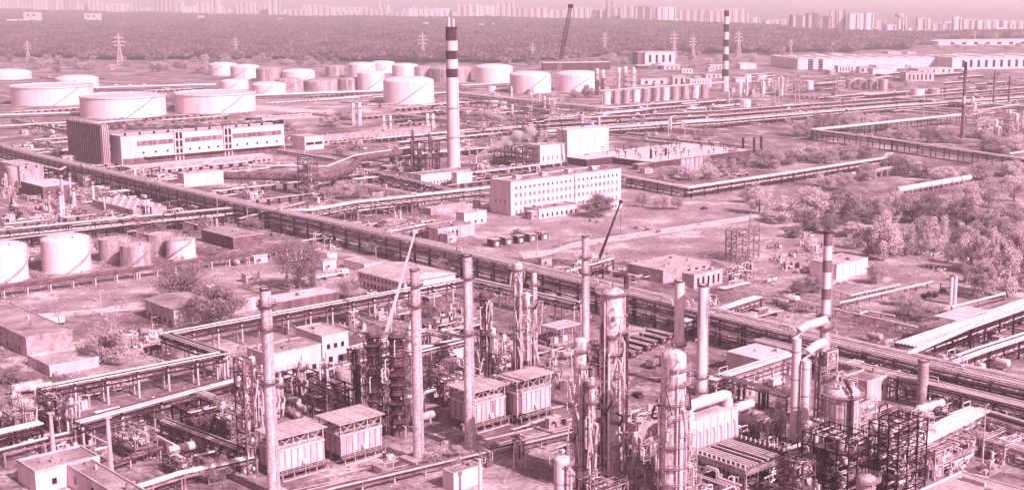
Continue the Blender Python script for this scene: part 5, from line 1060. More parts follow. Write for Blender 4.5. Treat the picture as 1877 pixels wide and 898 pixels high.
# racks of the foreground
RWm = ((6, pipew), (2, pipem), (1, piped))
rack('Z shaped pipe bridge on white posts at the left', [(72, 713), (408, 648), (304, 613), (480, 580), (858, 511), (1060, 556)], 8, 4.4, 4, 2, 9.5, concp, steel, RWm, gap=1.6, rr=(.2, .36), loops=0, colw=.55)
rack('broad low pipe bridge below the Z shaped bridge', [(140, 775), (358, 716), (430, 697)], 8, 4.4, 4, 2, 14, concp, steel, RWm, gap=1.6, rr=(.25, .4), loops=0, colw=.6)
rack('short pipe branch running to the nearest stack', [(356, 716), (440, 748)], 8, 3, 4, 1, 10, concp, steelm, RWm, loops=0); rack('pipe bridge behind the furnaces leading to the control house', [(560, 690), (670, 662), (760, 640), (850, 622)], 6, 3.5, 4, 2, 10, steelm, steelm, RWm, gap=1.6, loops=.3)
rack('pipe bridge zigzag behind the second tall stack', [(640, 640), (780, 606), (860, 622), (745, 650)], 6, 3.5, 4, 1, 10, steelm, steelm, RWm, loops=0)
rack('pale pipe bridge right of the twin stacks', [(1300, 697), (1440, 652), (1500, 640)], 6, 5, 6, 2, 9, steelw, steelm, RWm, gap=1.6, loops=0); rack('slim pipe bridge on posts below the pale bridge', [(1320, 690), (1400, 712), (1450, 724)], 6, 3, 3, 1, 9, steel, steelm, RWm, loops=0)
rack('long low pipe trough in front of the furnaces', [(520, 925), (600, 897), (1085, 783), (1210, 752)], 2.2, 2.4, 3, 1, 9, concp, concd, ((2, pipem), (2, piper), (1, piped)), rr=(.25, .4), loops=0, colw=.35)
rack('pipes at the bottom left edge', [(-30, 800), (75, 776)], 5, 4, 4, 2, 10, steel, steel, RWm, gap=1.6, loops=0); rack('lower pipe bridge at the bottom left', [(0, 828), (150, 790)], 4, 2.5, 3, 1, 10, steelm, steelm, RWm, loops=0)
pipeline('white pipe with bends in front of the left scrub', [(152, 778), (160, 794), (196, 812), (200, 818), (130, 834)], 4, .35, pipew, 8); pipeline('dark beam walkway near the bottom left building', [(210, 848), (320, 812)], 3, .6, rusty, 8); pipeline('short white pipe by the scrub', [(350, 836), (440, 816)], 3, .3, pipew, 8)
pipeline('slanting twin pipe above the dark cooler', [(228, 768), (320, 815)], 5, .35, pipew, 12); pipeline('pale pipe over the dark hopper cooler', [(342, 757), (415, 742), (425, 748)], 8, .4, pipew, 12)
for x, yb, yt in ((98, 832, 757), (204, 868, 765)): pole('tall pale post with flat cap at the bottom left', (x, yb), yt, concp, 'support_post', .55, False, 'post')
T, LB, LA, h = frame('dark hopper cooler on legs left of the nearest stack', (352, 812), 405, 318, 757, 2, 2, 2, steel, name='hopper_cooler', stuffing=.5)
for i in range(5): b = MB(); b.lathe([(.3, -2.2), (1.4, 0), (1.4, .6)], 10); b.build('hopper', rusty, T, (LB * (i + .5) / 5, -.2, h * .8), True)
bldg('white_plant_house', 'white walled house with grey flat roof at the bottom left corner', (225, 953), 272, 121, 915, white, rooff, win=(('s', 3, 2.0, 1.6, 1.4),), clutter=3, par=.7)
bldg('white_plant_wing', 'white back wing of the corner house, left of its flat roof', (67, 905), 185, 34, 867, white, rooff, clutter=3, par=.7, win=(('f', 2, 1.5, 1.5, 1.2),))
bldg('valve_house', 'small bright flat topped kiosk below the pipe trough', (832, 902), 884, 812, 868, white, rooff, clutter=2, par=.3); pole('capped pale post in front of the bright kiosk', (880, 912), 842, concp, 'support_post', .4, False, 'post')
for x, yb in ((942, 858), (963, 856)): pole('slim white post on the yard right of the kiosk', (x, yb), yb - 38, steelw, 'support_post', .18, False, 'post')
# furnaces
heater('furnace directly right of the nearest tall stack', (512, 880), 594, 478, 803); heater('furnace left of the second tall stack', (626, 850), 699, 588, 777); heater('furnace right behind the third tall stack', (866, 792), 925, 826, 719); heater('rightmost of the four boxy furnaces', (948, 777), 1008, 918, 698)
# tall stacks
stack('nearest tall stack, cut by the bottom edge', (503, 908), 529, 23, 19, stackm, rings=(560, 602, 700), plinth=3); stack('second tall stack on a square plinth, boom crane behind it', (768, 844), 494, 21, 16.5, stackm, rings=(522, 560), plinth=4.5); stack('third tall stack on a square plinth beside a furnace', (862, 824), 468, 20, 15.5, stackm, rings=(508, 610), plinth=4.5)
stack('slender tall stack rising behind the column cluster', (1073, 650), 433, 15, 13, stackm, rings=(472, 500), plinth=2)
tower('tall pale column between third stack and slender stack', (950, 678), 480, 18.5, colm, (492, 540, 600, 620), necks=[(605, 19), (600, 15), (545, 18)], risers=3); tower('narrow dark column with overhead loop beside the tall pale column', (980, 672), 500, 10, stackm, (520, 560, 600), risers=3); tower('shorter column between the tall pale and narrow dark columns', (966, 676), 535, 12, colm, (560, 606), risers=2)
tower('rusty column with many platforms right of the third stack', (890, 690), 535, 18, piper, (545, 565, 585, 610, 630, 655), risers=4, railm=rusty, pm=rusty)
stack('left one of the twin ringed stacks behind the white furnace', (1242, 800), 514, 19, 18, colw, rings=(632,), ringw=.8); stack('right one of the twin ringed stacks standing on the white furnace', (1284, 812), 522, 22, 18, colw, rings=(690, 716, 740), ringw=.6)
# column cluster
tower('massive column with wide drum top in the centre cluster', (1122, 890), 528, 29, colm, (535, 604, 645, 686, 768, 812), necks=[(615, 46)], risers=9); tower('pale column left in the centre cluster', (1063, 893), 618, 23, colm, (640, 670, 720, 760, 800, 850), risers=7); tower('huge pale column with many ring platforms', (1231, 940), 640, 46, colm, (672, 700, 735, 760, 792, 812, 850, 880), risers=8)
T = thing('riser', 'tall dark riser pipe on the right of the centre cluster', 'pipe', P(1146, 835)); h = HT(P(1146, 835), 508); pc(T, 'riser_pipe', piped, (0, 0, 0), (0, 0, h), .65, 12); pt(T, 'return_pipe', piped, [(0, 0, h - .5), (0, 0, h + .8), (-3.5, 0, h + .8)], .6); pb(T, 'footing', conc, (0, 0, .4), (2, 2, .8))
for y in (560, 640, 720, 790): pb(T, 'pipe_clamp', steelm, (0, 0, HT(P(1146, 835), y)), (1.7, 1.7, .3))
frame('dark pipe filled frame inside the centre cluster', (1098, 900), 1112, 1076, 640, 1, 1, 9, rusty, stuffing=2.6); frame('pale valve manifold frame right of the centre cluster', (1172, 905), 1208, 1148, 815, 2, 2, 3, steelm, stuffing=2.4)
o = P(1094, 880); T = thing('looping_pipework', 'white looping pipes on the front of the centre cluster', 'pipework', o)
for i in range(11):
    zt = HT(o, 640 + i * 22); x0, x1 = R.uniform(-3, 0), R.uniform(.5, 4); pt(T, 'looping_pipe', wpick((5, pipew), (1, pipem)), [(x0, -1, zt + 2.5), (x0, -1.6, zt), (x1, -1.6, zt), (x1, -1.2, zt - R.uniform(2, 5))], R.uniform(.2, .42), 8)
for i in range(8): x = R.uniform(-3.5, 4.5); pt(T, 'drop_pipe', wpick((4, pipew), (1, piped)), [(x, -1.3, .3), (x, -1.3, HT(o, R.uniform(640, 780)))], R.uniform(.15, .3), 8)
tower('short domed vessel at the bottom edge left of the centre cluster', (1030, 940), 834, 29, colw, (848, 880), risers=2); bldg('compressor_block', 'pale equipment block behind the manifold frame', (1170, 820), 1205, 1150, 782, conc, roofl, clutter=6)
for i in range(14): skid('pipework cluster at the foot of the centre columns', (R.uniform(1050, 1300), R.uniform(835, 925)), R.uniform(4, 7), R.uniform(3, 5), 12, 4)
# white furnace, cooler bank
T, LB, LA, h = bldg('white_furnace', 'white panelled furnace box under the twin ringed stacks', (1263, 842), 1352, 1240, 774, white, roofl, clutter=0, par=.6, seams=7, cat='furnace')
for i in range(7): pt(T, 'burner_line', pipem, [(LB * (i + .5) / 7 - .6, -.4, h * .7), (LB * (i + .5) / 7, -.4, h * .55), (LB * (i + .5) / 7, -.4, h * .2)], .14, 6)
pt(T, 'flue_duct', white, [(2, LA * .5, h), (2, LA * .5, h + 3.5), (LB * .9, LA * .5, h + 3.5), (LB * .9, LA * .5, h)], 1.5, 14)
def cooler(label, c, xr, xl, yt, nb=4, na=6):
    o, LB, LA, h = foot(c, xr, xl, yt); T = thing('air_cooler', label, 'cooler', o, RB)
    pb(T, 'deck', steelm, (LB / 2, LA / 2, h - 1.6), (LB, LA, .3))
    for cc, ss in (((LB / 2, 0), (LB, .25)), ((LB / 2, LA), (LB, .25)), ((0, LA / 2), (.25, LA)), ((LB, LA / 2), (.25, LA))): pb(T, 'fascia', steelm, (cc[0], cc[1], h - 1), (ss[0], ss[1], 1.3))
    for i in range(nb * 4 + 1): pb(T, 'header_tube', wpick((3, pipew), (2, piped)), (LB * (i + .5) / (nb * 4 + 1), LA / 2, h - .3), (LB / (nb * 4 + 1) * .45, LA * .86, .35))
    for i in range(nb + 1):
        for j in range(na): pb(T, 'leg', steelm, (LB * i / nb, LA * j / (na - 1), h / 2 - 1), (.3, .3, h - 2))
    for j in range(na * 2): pc(T, 'nozzle', pipew, (.7, LA * (j + .5) / na / 2, h - .8), (.7, LA * (j + .5) / na / 2, h + .6), .22, 8); pc(T, 'nozzle', pipew, (LB - .7, LA * (j + .5) / na / 2, h - .8), (LB - .7, LA * (j + .5) / na / 2, h + .6), .22, 8)
    for i in range(nb):
        for j in range(3): pl(T, 'fan_ring', steel, [(1.3, h - 2.6), (1.5, h - 1.7), (1.2, h - 1.7)], 14, (LB * (i + .5) / nb, LA * (j + .5) / 3, 0))
    b = MB()
    for a, d in (((-1, -1), (LB + 1, -1)), ((-1, -1), (-1, LA + 1)), ((LB + 1, -1), (LB + 1, LA + 1))):
        for hh in (.5, 1.0): b.bar((a[0], a[1], h - 1.6 + hh), (d[0], d[1], h - 1.6 + hh), .08)
        n = int(math.hypot(d[0] - a[0], d[1] - a[1]) / 1.5)
        for i in range(n + 1): x, y = a[0] + (d[0] - a[0]) * i / n, a[1] + (d[1] - a[1]) * i / n; b.bar((x, y, h - 1.8), (x, y, h - .6), .07)
    b.build('railing', steelw, T)
    for k in range(4): pt(T, 'pipe', wpick((3, pipew), (1, piped)), [(LB * R.random(), -.6, .3), (LB * R.random(), -.6, h * R.uniform(.3, .6)), (LB, -.6, h * .5)], .22, 6)
    return T
cooler('large flat air cooler bank in front of the white furnace', (1366, 905), 1452, 1262, 860); cooler('low air cooler behind the right steel frames', (1700, 880), 1780, 1650, 850, 3, 3)
# right corner unit
T, o, h, k = stack('banded stack rising from the right process unit', (1506, 775), 425, 20, 15.5, rusty, bands=[(425, 450, bandm), (450, 476, tankw), (476, 498, bandm), (498, 528, tankw), (528, 548, bandm), (548, 573, tankw), (573, 640, stackm)], rings=(580, 600), ringw=1.3)
frame('white lattice frame around the banded stack foot', (1512, 782), 1530, 1492, 645, 1, 1, 5, steelw, stuffing=.8, deck=False); frame('white lattice frame carrying the twin elbow ducts', (1464, 814), 1482, 1432, 668, 1, 1, 6, steelw, stuffing=.1, deck=False, th=.22, rail=False)
o = P(1456, 806); T = thing('elbow_duct', 'white elbow duct leaving the banded stack, upper one', 'duct', o); kk = mpp(o); pt(T, 'duct', white, [(-.5, -2, 1), (-.5, -2, HT(o, 598)), ((1508 - 1456) * kk, 1, HT(o, 588))], 1.25, 14)
for y in (640, 690, 740): pl(T, 'flange', steelm, [(1.36, -.12), (1.36, .12)], 14, (-.5, -2, HT(o, y)))
o = P(1470, 808); T = thing('elbow_duct', 'white elbow duct leaving the banded stack, lower shorter one', 'duct', o); pt(T, 'duct', white, [(0, -2, 1), (0, -2, HT(o, 638)), ((1506 - 1470) * kk, 1, HT(o, 628))], 1.25, 14)
for y in (670, 720, 770): pl(T, 'flange', steelm, [(1.36, -.12), (1.36, .12)], 14, (0, -2, HT(o, y)))
frame('dark three level steel frame under the domed vessel', (1552, 925), 1600, 1468, 812, 3, 4, 5, steel, stuffing=3.6, th=.26); frame('tall dark open steel frame at the bottom right', (1642, 925), 1694, 1588, 785, 3, 3, 6, steel, stuffing=2.8, th=.28)
o = P(1540, 845); k = mpp(o); T = thing('domed_vessel', 'wide domed vessel on the dark steel frame', 'vessel', o); r = 31 * k; z0, z1 = HT(o, 800), HT(o, 718)
pl(T, 'shell', colm, [(r * .5, z0 - 2.5), (r, z0), (r, z1)] + dome(r, z1, r * .38), 28)
for i in range(3): pl(T, 'seam_ring', steelm, [(r + .08, -.12), (r + .08, .12)], 28, (0, 0, z0 + (z1 - z0) * (i + .5) / 3))
for i in range(12): a = i * .5236; pb(T, 'stiffener', steelw, ((r + .1) * math.cos(a), (r + .1) * math.sin(a), (z0 + z1) / 2), (.25, .25, z1 - z0), a)
ringplat(T, r, z1 - .3, 1.2, m=steelm, rail=steelw, seg=24); ringplat(T, r, z0, 1.6, m=rusty, rail=steelw, seg=24)
for i in range(6): a = -2.6 + i * .55; pc(T, 'dome_nozzle', white, (r * .6 * math.cos(a), r * .6 * math.sin(a), z1), (r * .6 * math.cos(a), r * .6 * math.sin(a), z1 + r * .38 + .8), .35, 10)
pt(T, 'downcomer', piped, [(.5, -r * .3, z1 + 3.2), (1.2, -r - .6, z1 + 1.5), (1.4, -r - .6, z0 - 4)], .5, 10)
for i in range(6): a = -.5 - i * .45; pc(T, 'leg', steelm, (r * .9 * math.cos(a), r * .9 * math.sin(a), 0), (r * .9 * math.cos(a), r * .9 * math.sin(a), z0), .25, 8)
tower('short open topped pale vessel at the bottom edge right', (1585, 945), 868, 36, conc, (878,), risers=1)
bldg('grey_plant_house', 'grey rendered flat roofed house behind the domed vessel', (1588, 742), 1667, 1544, 702, wallp, rooff, win=(('f', 1, 3, 1.8, .9, 2, 9),), clutter=2, par=.7, seams=0)
T, o, h, k = stack('thick round concrete pillar beside the grey plant house', (1689, 746), 660, 20, 20, conc, seg=20, lad=False, name='support_pillar', cat='pillar')
o = P(1760, 866, 7); T = thing('corner_roof_house', 'grey flat roof filling the bottom right corner', 'building', Vector((o.x, o.y, 0)) - Bv * 24, RB); pb(T, 'wall', wallp, (12, -20, 3.4), (24, 40, 6.8)); pb(T, 'roof', roofl, (12, -20, 6.95), (25, 41, .3)); pb(T, 'parapet', white, (12, -.1, 7.1), (25.2, .4, .7)); pb(T, 'parapet', white, (24.3, -20, 7.1), (.4, 40, .7)); pb(T, 'roof_duct', steelw, (20, -6, 7.6), (1, 6, 1)); pb(T, 'roof_vent', steelm, (16, -12, 7.7), (1.5, 1.5, 1.4))
pole('slim pale lamp post in the right corner yard', (1800, 862), 742, steelw, r=.2); pole('short standpipe beside the concrete pillar', (1703, 736), 713, white, 'standpipe', .35, False, 'standpipe')
rack('broad white pipe bundle descending in the right corner', [(1640, 830), (1700, 800), (1795, 752)], 6, 7, 7, 2, 8, steelm, steelm, ((7, pipew), (1, pipem)), rr=(.35, .55), loops=0, gap=2)
rack('pipe rack along the right edge over horizontal vessels', [(1785, 752), (1870, 778), (1960, 805)], 6, 6, 6, 2, 7, steelw, steelm, RWm, gap=2, loops=.4); rack('second pipe rack at the right edge, lower', [(1800, 800), (1960, 850)], 4, 5, 5, 2, 8, steelm, steelm, RWm, gap=1.6)
for i in range(3): drum('white horizontal drum beside the concrete pillar', (1694 + i * 15, 764 - i * 4), 7, 1.4, pipew, 'B', 1.4)
for i in range(4): drum('pale horizontal vessel under the right edge rack', (1795 + i * 28, 810 + i * 9), 6, 1.1, pipem, 'A', 1.2)
for i in range(34): skid('dense pipework in the right corner yard', (R.uniform(1590, 1877), R.uniform(760, 870)), R.uniform(4, 8), R.uniform(3, 6), 12, 4)
for i in range(10): skid('dense pipework between the cooler bank and the steel frame', (R.uniform(1420, 1500), R.uniform(800, 900)), R.uniform(4, 7), R.uniform(3, 5), 12, 4)
T, LB, LA, h = bldg('flat_shed', 'flat white topped shed right of the twin ringed stacks', (1392, 697), 1446, 1330, 660, white, roofw, clutter=2, par=.3)
# dark ringed columns
def ringed(label, base, yt, wpx, n=9):
    o = P(*base); h = HT(o, yt); r = wpx * mpp(o) / 2; T = thing('ringed_column', label, 'column', o)
    for k in range(n):
        z = 2 + (h - 2) * k / n; s = (h - 2) / n
        pl(T, 'shell_course', wpick((2, piper), (3, piped)), [(r * .8, z), (r * .84, z + s * .3), (r * .98, z + s * .42), (r, z + s * .7), (r * .8, z + s * .97)], 16)
        ringplat(T, r * .82, z + s * .95, r * .6, R.uniform(-3, -1.5), R.uniform(.5, 2.5), rusty, rusty if k % 3 else steelm)
        a = R.uniform(-2.8, -.3); pc(T, 'nozzle', steelm, (r * .8 * math.cos(a), r * .8 * math.sin(a), z + s * .6), (r * 1.5 * math.cos(a), r * 1.5 * math.sin(a), z + s * .6), .3, 8)
        a = R.uniform(-2.8, -.3); pt(T, 'branch_pipe', wpick((2, pipew), (2, piper), (1, piped)), [(r * .9 * math.cos(a), r * .9 * math.sin(a), z + s * .6), (r * 1.7 * math.cos(a), r * 1.7 * math.sin(a), z + s * .6), (r * 1.7 * math.cos(a), r * 1.7 * math.sin(a), max(.5, z - s))], .16, 6)
    pl(T, 'skirt', concd, [(r * .7, 0), (r * .6, 2)], 16); pl(T, 'head', piper, [(r * .6, h)] + dome(r * .6, h, r * .4), 16)
    for a in (-2.4, -.7, .8): pc(T, 'guide_post', rusty, (r * 1.35 * math.cos(a), r * 1.35 * math.sin(a), 0), (r * 1.35 * math.cos(a), r * 1.35 * math.sin(a), h * .97), .14, 6)
ringed('dark ringed column left of the second tall stack', (688, 792), 612, 27, 10); ringed('wider dark ringed column touching the second tall stack', (731, 798), 612, 32, 10); ringed('dark ringed column behind the first two furnaces', (655, 770), 640, 14, 7)
frame('rusty narrow lattice mast left of the nearest stack', (455, 872), 470, 438, 660, 1, 1, 8, rusty, name='lattice_mast', stuffing=.9, rail=False, th=.3)
rack('white pipe crossing the dark ringed columns', [(690, 745), (752, 728)], 5, 2, 2, 1, 8, steelm, steelm, ((1, pipew),), loops=0)
tank('upright stained vessel left of the dark ringed columns', (631, 738), 676, 42, tankd, 'cone', False, 3, 20)
for x, yb, yt, ww in ((515, 766, 690, 14), (556, 752, 660, 12), (600, 742, 655, 10), (468, 800, 652, 13), (662, 760, 665, 10)): tower('short pale column between the nearest stack and the exchangers', (x, yb), yt, ww, colm, (yt + 15, yt + 40, yt + 62), risers=3, railm=rusty, pm=rusty)
for i in range(6): drum('large pipe like drum behind the first furnace', (535 + (i % 3) * 13, 752 - (i % 3) * 9 + (i // 3) * 12), 8, 1.1, pipem, 'A', .8 + 1.6 * (i // 3 == 0))
frame('rusty pipe frame behind the first two furnaces', (600, 775), 660, 500, 722, 3, 4, 2, rusty, stuffing=2.6, deck=False); frame('rusty pipe frame behind the third furnace', (815, 745), 850, 790, 695, 2, 2, 3, rusty, stuffing=1.8, deck=False)
for i in range(22): skid('pipework cluster behind the furnaces', (R.uniform(500, 960), R.uniform(650, 745)), R.uniform(5, 8), R.uniform(4, 6), 12, 4)
for i in range(12): skid('small yard equipment around the furnaces', (R.uniform(620, 1040), R.uniform(760, 865)), R.uniform(2.5, 5), R.uniform(2, 3.5), 6, 1.6)
for i in range(12): skid('pipework cluster behind the Z shaped bridge', (R.uniform(700, 900), R.uniform(575, 640)), R.uniform(5, 8), R.uniform(4, 6), 11, 3)
for i in range(14): skid('pipework at the left foreground bridges', (R.uniform(0, 150), R.uniform(740, 830)), R.uniform(4, 7), R.uniform(3, 5), 10, 3)
for i in range(8): skid('yard equipment near the round tree', (R.uniform(215, 330), R.uniform(600, 650)), R.uniform(3, 6), R.uniform(3, 5), 9, 2.2)
# open shelter, bins
o, LB, LA, h = foot((1015, 634), 1065, 992, 604); T = thing('open_shelter', 'open sided shelter with ribbed white roof in the yard', 'shelter', o, RB)
for i in range(4):
    for j in range(3): pb(T, 'post', steelw, (LB * i / 3, LA * j / 2, h / 2), (.3, .3, h))
for i in range(9): pb(T, 'roof_rib', white if i % 2 else roofl, (LB * (i + .5) / 9, LA / 2, h + .1 + .08 * (i % 2)), (LB / 9 * .96 + .1, LA + 2, .3))
for i in range(6): pb(T, 'machine', R.choice((steelm, piper, white)), (LB * (i + .5) / 6, LA * .5, 1), (2, 2.4, 2))
pb(T, 'floor_slab', conc, (LB / 2, LA / 2, .1), (LB + 1.5, LA + 1.5, .2))
for i in range(6):
    o = P(1160 + i * 14 - (i % 2) * 3, 656 - i * 6.5); T = thing('waste_bin', 'long dark bin with flat lid in the row behind the twin stacks', 'bin', o, RB); pb(T, 'body', walld, (0, 5, 1.1), (2.6, 11, 2.2)); pb(T, 'lid', rooff, (0, 5, 2.3), (2.7, 11.2, .2)); pb(T, 'end_light', steelw, (0, -.55, 1.4), (.6, .15, .6))
    for s in (1, 9): pb(T, 'skid', steel, (0, s, .1), (2.4, .5, .3))
# cranes
def boomcrane(label, base, tip, m, cm, r):
    o = P(*base); T = thing('mobile_crane', label, 'crane', o, 0); e = Vector(((tip[0] - base[0]) * mpp(o), 0, HT(o, tip[1])))
    pb(T, 'carrier', cm, (0, 0, 1.3), (11, 2.6, 1.2)); pb(T, 'driver_cab', white, (4.6, 0, 2.2), (2, 2.5, 1.6)); pb(T, 'superstructure', cm, (-1.5, 0, 2.8), (4.5, 2.4, 1.8)); pb(T, 'counterweight', steel, (-4, 0, 2.8), (1.2, 2.4, 1.6))
    for x in (-4, -2.4, 2.4, 4.2):
        for s in (-1, 1): pc(T, 'wheel', steel, (x, s * 1.3 - .2, .65), (x, s * 1.3 + .2, .65), .65, 12)
    for x in (-5, 5): pb(T, 'outrigger', steelm, (x * .8, 0, .5), (.5, 6.5, .4))
    a = Vector((-1, 0, 3.4)); n = 4
    for i in range(n): p0, p1 = a.lerp(e, i / n), a.lerp(e, (i + 1) / n); b = MB(); b.bar(p0, p1, r * (1 - .16 * i) * 2); b.build('boom_section', m, T)
    pb(T, 'boom_head', m, e, (1.6, .9, 1.3)); pc(T, 'hoist_line', steel, e, (e.x, 0, e.z * .55), .07, 6); pc(T, 'lift_cylinder', steelw, (.6, 0, 3), a.lerp(e, .2), .25, 8)
boomcrane('mobile crane with white telescopic boom near the second stack', (714, 626), (766, 424), white, steelm, .62); boomcrane('mobile crane with dark telescopic boom behind the slender stack', (1098, 500), (1137, 370), steel, steelm, .62)
for i in range(9): skid('white equipment at the dark boom crane foot', (R.uniform(1040, 1190), R.uniform(478, 505)), R.uniform(4, 7), R.uniform(3, 5), 10, 2.5)
# more of the dense near units
for lab, c, xr, xl, yt, nx, ny, lv, mm, sf in (('pale pipe frame left of the huge column', (1182, 935), 1206, 1150, 862, 2, 2, 3, steelm, 3), ('low pipe frame at the bottom edge below the centre cluster', (1110, 960), 1150, 1060, 895, 2, 2, 2, steelm, 3), ('grey pipe frame between white furnace and elbow ducts', (1408, 812), 1440, 1385, 776, 2, 2, 2, steelm, 2.4), ('rusty pipe frame left of the dark three level frame', (1470, 925), 1492, 1436, 850, 1, 2, 3, rusty, 3), ('pale frame right of the tall dark frame', (1712, 880), 1742, 1690, 828, 2, 2, 2, steelw, 3), ('pale frame behind the domed vessel', (1575, 808), 1604, 1552, 745, 1, 1, 4, steelw, 2.4), ('grey frame behind the rightmost furnace', (1000, 716), 1030, 972, 680, 2, 2, 2, steelm, 2.6), ('rusty frame right of the rusty column', (915, 700), 938, 896, 650, 1, 1, 3, rusty, 2.6), ('rusty frame between second and third stacks', (800, 720), 832, 775, 672, 2, 2, 3, rusty, 2.6), ('grey frame beside the control house', (660, 700), 690, 640, 662, 2, 1, 2, steelm, 2.4), ('pale frame at the right edge of the corner yard', (1840, 850), 1880, 1800, 815, 3, 2, 2, steelw, 3), ('grey frame under the broad white pipe bundle', (1745, 850), 1790, 1710, 815, 3, 2, 2, steelm, 3)): frame(lab, c, xr, xl, yt, nx, ny, lv, mm, stuffing=sf, th=.32)
for x, yb, yt, ww in ((1085, 905, 690, 9), (1100, 895, 735, 11), (1165, 900, 790, 12), (1192, 890, 800, 10), (1425, 800, 730, 10), (1600, 850, 770, 12), (1618, 840, 780, 9), (1480, 860, 770, 12), (1700, 830, 775, 10), (905, 692, 600, 9), (1012, 700, 640, 9), (925, 690, 612, 8)): tower('slim side column in the dense near units', (x, yb), yt, ww, R.choice((colm, colw, stackm)), (yt + 14, yt + 45), risers=3)
for i in range(40): skid('dense pipework in the near units', (R.uniform(1060, 1560), R.uniform(800, 930)), R.uniform(4, 8), R.uniform(3, 5), 13, 5, name='near_unit_skid')  # the same generic skid as elsewhere, packed with more parts
for i in range(26): lowrun('pale pipe run threading the near units', (R.uniform(1040, 1877), R.uniform(770, 900)), R.uniform(8, 22), R.choice('AB'), R.randrange(2, 5), R.uniform(.6, 4), .3)
for i in range(20): lowrun('pale pipe run behind the furnaces', (R.uniform(490, 1000), R.uniform(640, 760)), R.uniform(8, 20), R.choice('AB'), R.randrange(2, 5), R.uniform(.6, 3.5), .3)
for i in range(26): x, y = R.uniform(100, 1800), R.uniform(330, 640); pole('thin lamp post in the plant middle', (x, y), y - R.uniform(22, 34), steelw, r=.12)
for lab, c, xr, xl, yt, lv in (('pale fine scaffold wrapped round the banded stack foot', (1540, 800), 1568, 1500, 690, 7), ('pale fine scaffold behind the dark frames', (1625, 850), 1660, 1590, 790, 4), ('pale fine scaffold at the left of the massive column', (1085, 905), 1100, 1066, 700, 9), ('pale fine scaffold right of the huge column', (1262, 920), 1276, 1246, 800, 6)): frame(lab, c, xr, xl, yt, 1, 1, lv, steelw, name='scaffolding', stuffing=1.6, th=.16, deck=False)
for lab, c, xr, xl, yt, nx, ny, lv, mm, sf in (('rusty pipe frame under the Z shaped bridge end', (110, 800), 140, 72, 735, 2, 2, 3, rusty, 2.6), ('grey pipe frame below the broad low bridge', (250, 850), 290, 205, 805, 2, 2, 2, steelm, 2.6), ('rusty pipe frame beside the lattice mast', (425, 820), 445, 392, 770, 1, 2, 3, rusty, 2.4), ('low grey frame at the left edge by the bridge', (30, 800), 60, -10, 765, 2, 2, 2, steelm, 2.6), ('pale pipe frame left of the control wing', (455, 735), 485, 425, 690, 2, 2, 2, steelm, 2.4), ('small rusty frame below the scrub', (330, 880), 365, 300, 846, 2, 2, 2, rusty, 2.4)): frame(lab, c, xr, xl, yt, nx, ny, lv, mm, stuffing=sf, th=.28)
for x, yb, yt, ww in ((135, 800, 728, 9), (60, 792, 735, 8), (412, 800, 735, 9), (270, 830, 780, 8), (30, 770, 715, 8), (486, 760, 668, 10)): tower('slim pale column in the near left bridges', (x, yb), yt, ww, R.choice((colm, stackm)), (yt + 12, yt + 34), risers=3)
rack('low pipe bridge crossing the near left yard', [(215, 905), (330, 868), (470, 836)], 4, 3, 4, 1, 8, steelm, steelm, RWm, loops=.5); rack('pipe bridge behind the lattice mast', [(300, 770), (380, 800), (440, 822)], 5, 3, 4, 2, 8, steelm, rusty, RWm, gap=1.5, loops=0)
for lab, px in (('pipe branch leaving the main rack left of the fan house', [(690, 430), (780, 412)]), ('pipe branch crossing under the main rack at the small tanks', [(440, 402), (560, 372)]), ('pipe branch leaving the main rack behind the slender stack', [(1010, 505), (1120, 474)]), ('pipe branch crossing the main rack beside the grey workshop', [(1250, 590), (1390, 545)]), ('pipe branch leaving the main rack near the ribbed block', [(190, 322), (290, 305)]), ('pipe branch crossing the main rack at the right junction', [(1560, 668), (1640, 636)])): rack(lab, px, 7, 4, 5, 2, 9, steel, rusty, RWm, gap=1.8, rr=(.14, .34), loops=.5)
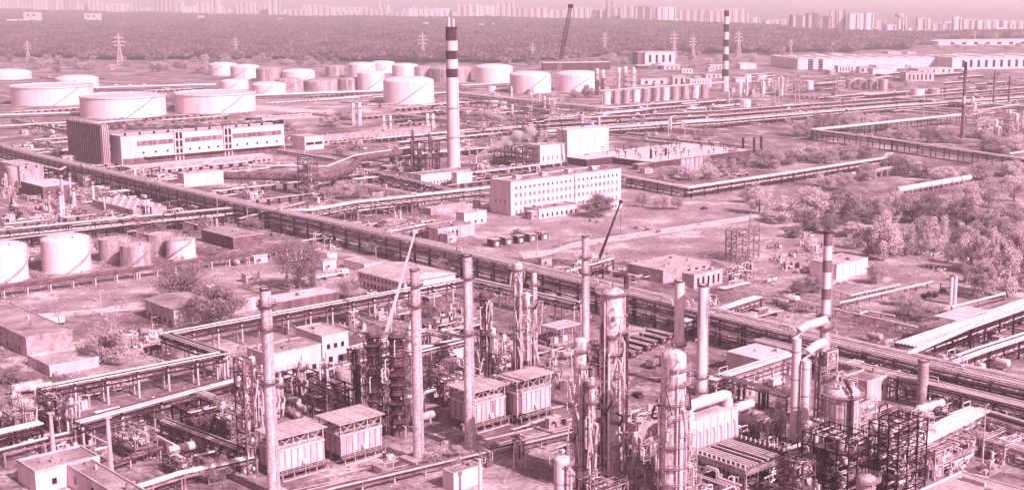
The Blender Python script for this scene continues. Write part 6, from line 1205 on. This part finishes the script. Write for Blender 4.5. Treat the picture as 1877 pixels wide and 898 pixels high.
# people-free yard lamps and masts
for x, yb, yt in ((186, 576, 532), (690, 500, 452), (1290, 500, 470), (985, 468, 430), (57, 604, 566), (340, 470, 430), (400, 412, 360), (455, 430, 380)): pole('slim lamp post in the middle distance', (x, yb), yt, steelw)
fill('in the left foreground yard', (0, 470), (690, 885), 44, .55, .15, lambda x, y: y > 835 and x < 290); fill('in the yard behind the four furnaces', (640, 1050), (560, 700), 40, .55, .1); fill('in the yard around the twin ringed stacks', (1150, 1420), (690, 800), 14, .45, .05); fill('beside the hip roofed house', (270, 700), (470, 600), 20, .6, .5)
for go in DEFER: go()
fill_now('along the main pipe rack', (420, 1200), (395, 560), 36, .6, .15); fill_now('beside the near pipe yards', (430, 1050), (600, 860), 36, .45, .05)
# ================================================================= labels that single things out
UNITS = 'first second third fourth fifth sixth seventh eighth ninth tenth eleventh twelfth thirteenth fourteenth fifteenth sixteenth seventeenth eighteenth nineteenth'.split()
def ordw(n):
    if n < 20: return UNITS[n - 1]
    t, u = divmod(n, 10); tens = {2: 'twent', 3: 'thirt', 4: 'fort', 5: 'fift', 6: 'sixt'}[t]
    return tens + 'ieth' if u == 0 else tens + 'y-' + UNITS[u - 1]
by = {}
for o in LABELED: by.setdefault(o['label'], []).append(o)
for lab, os_ in by.items():
    if len(os_) < 2: continue
    os_.sort(key=lambda q: proj(q.location)[0]); n = len(os_)
    for i, q in enumerate(os_):
        q['group'] = lab
        if n == 2: q['label'] = lab + (', left one', ', right one')[i]
        else: q['label'] = lab + (', leftmost' if i == 0 else ', rightmost' if i == n - 1 else ', %s from left' % ordw(i + 1))
# ---------------------------------------------------------------- haze
hz = bpy.data.materials.new('haze'); hz.use_nodes = True; ht = hz.node_tree; ht.nodes.clear(); pv = ht.nodes.new('ShaderNodeVolumePrincipled'); mo = ht.nodes.new('ShaderNodeOutputMaterial')
pv.inputs['Color'].default_value = (1, .9, .95, 1); pv.inputs['Density'].default_value = HAZE = .00014; pv.inputs['Anisotropy'].default_value = .1; ht.links.new(pv.outputs[0], mo.inputs['Volume'])
b = MB(); b.box((0, 37000, 67), (121000, 77000, 137)); o = b.build('haze', hz); setting(o, 'stuff'); o['label'] = 'thin pale haze hanging over the whole plant and city'; o['category'] = 'haze'
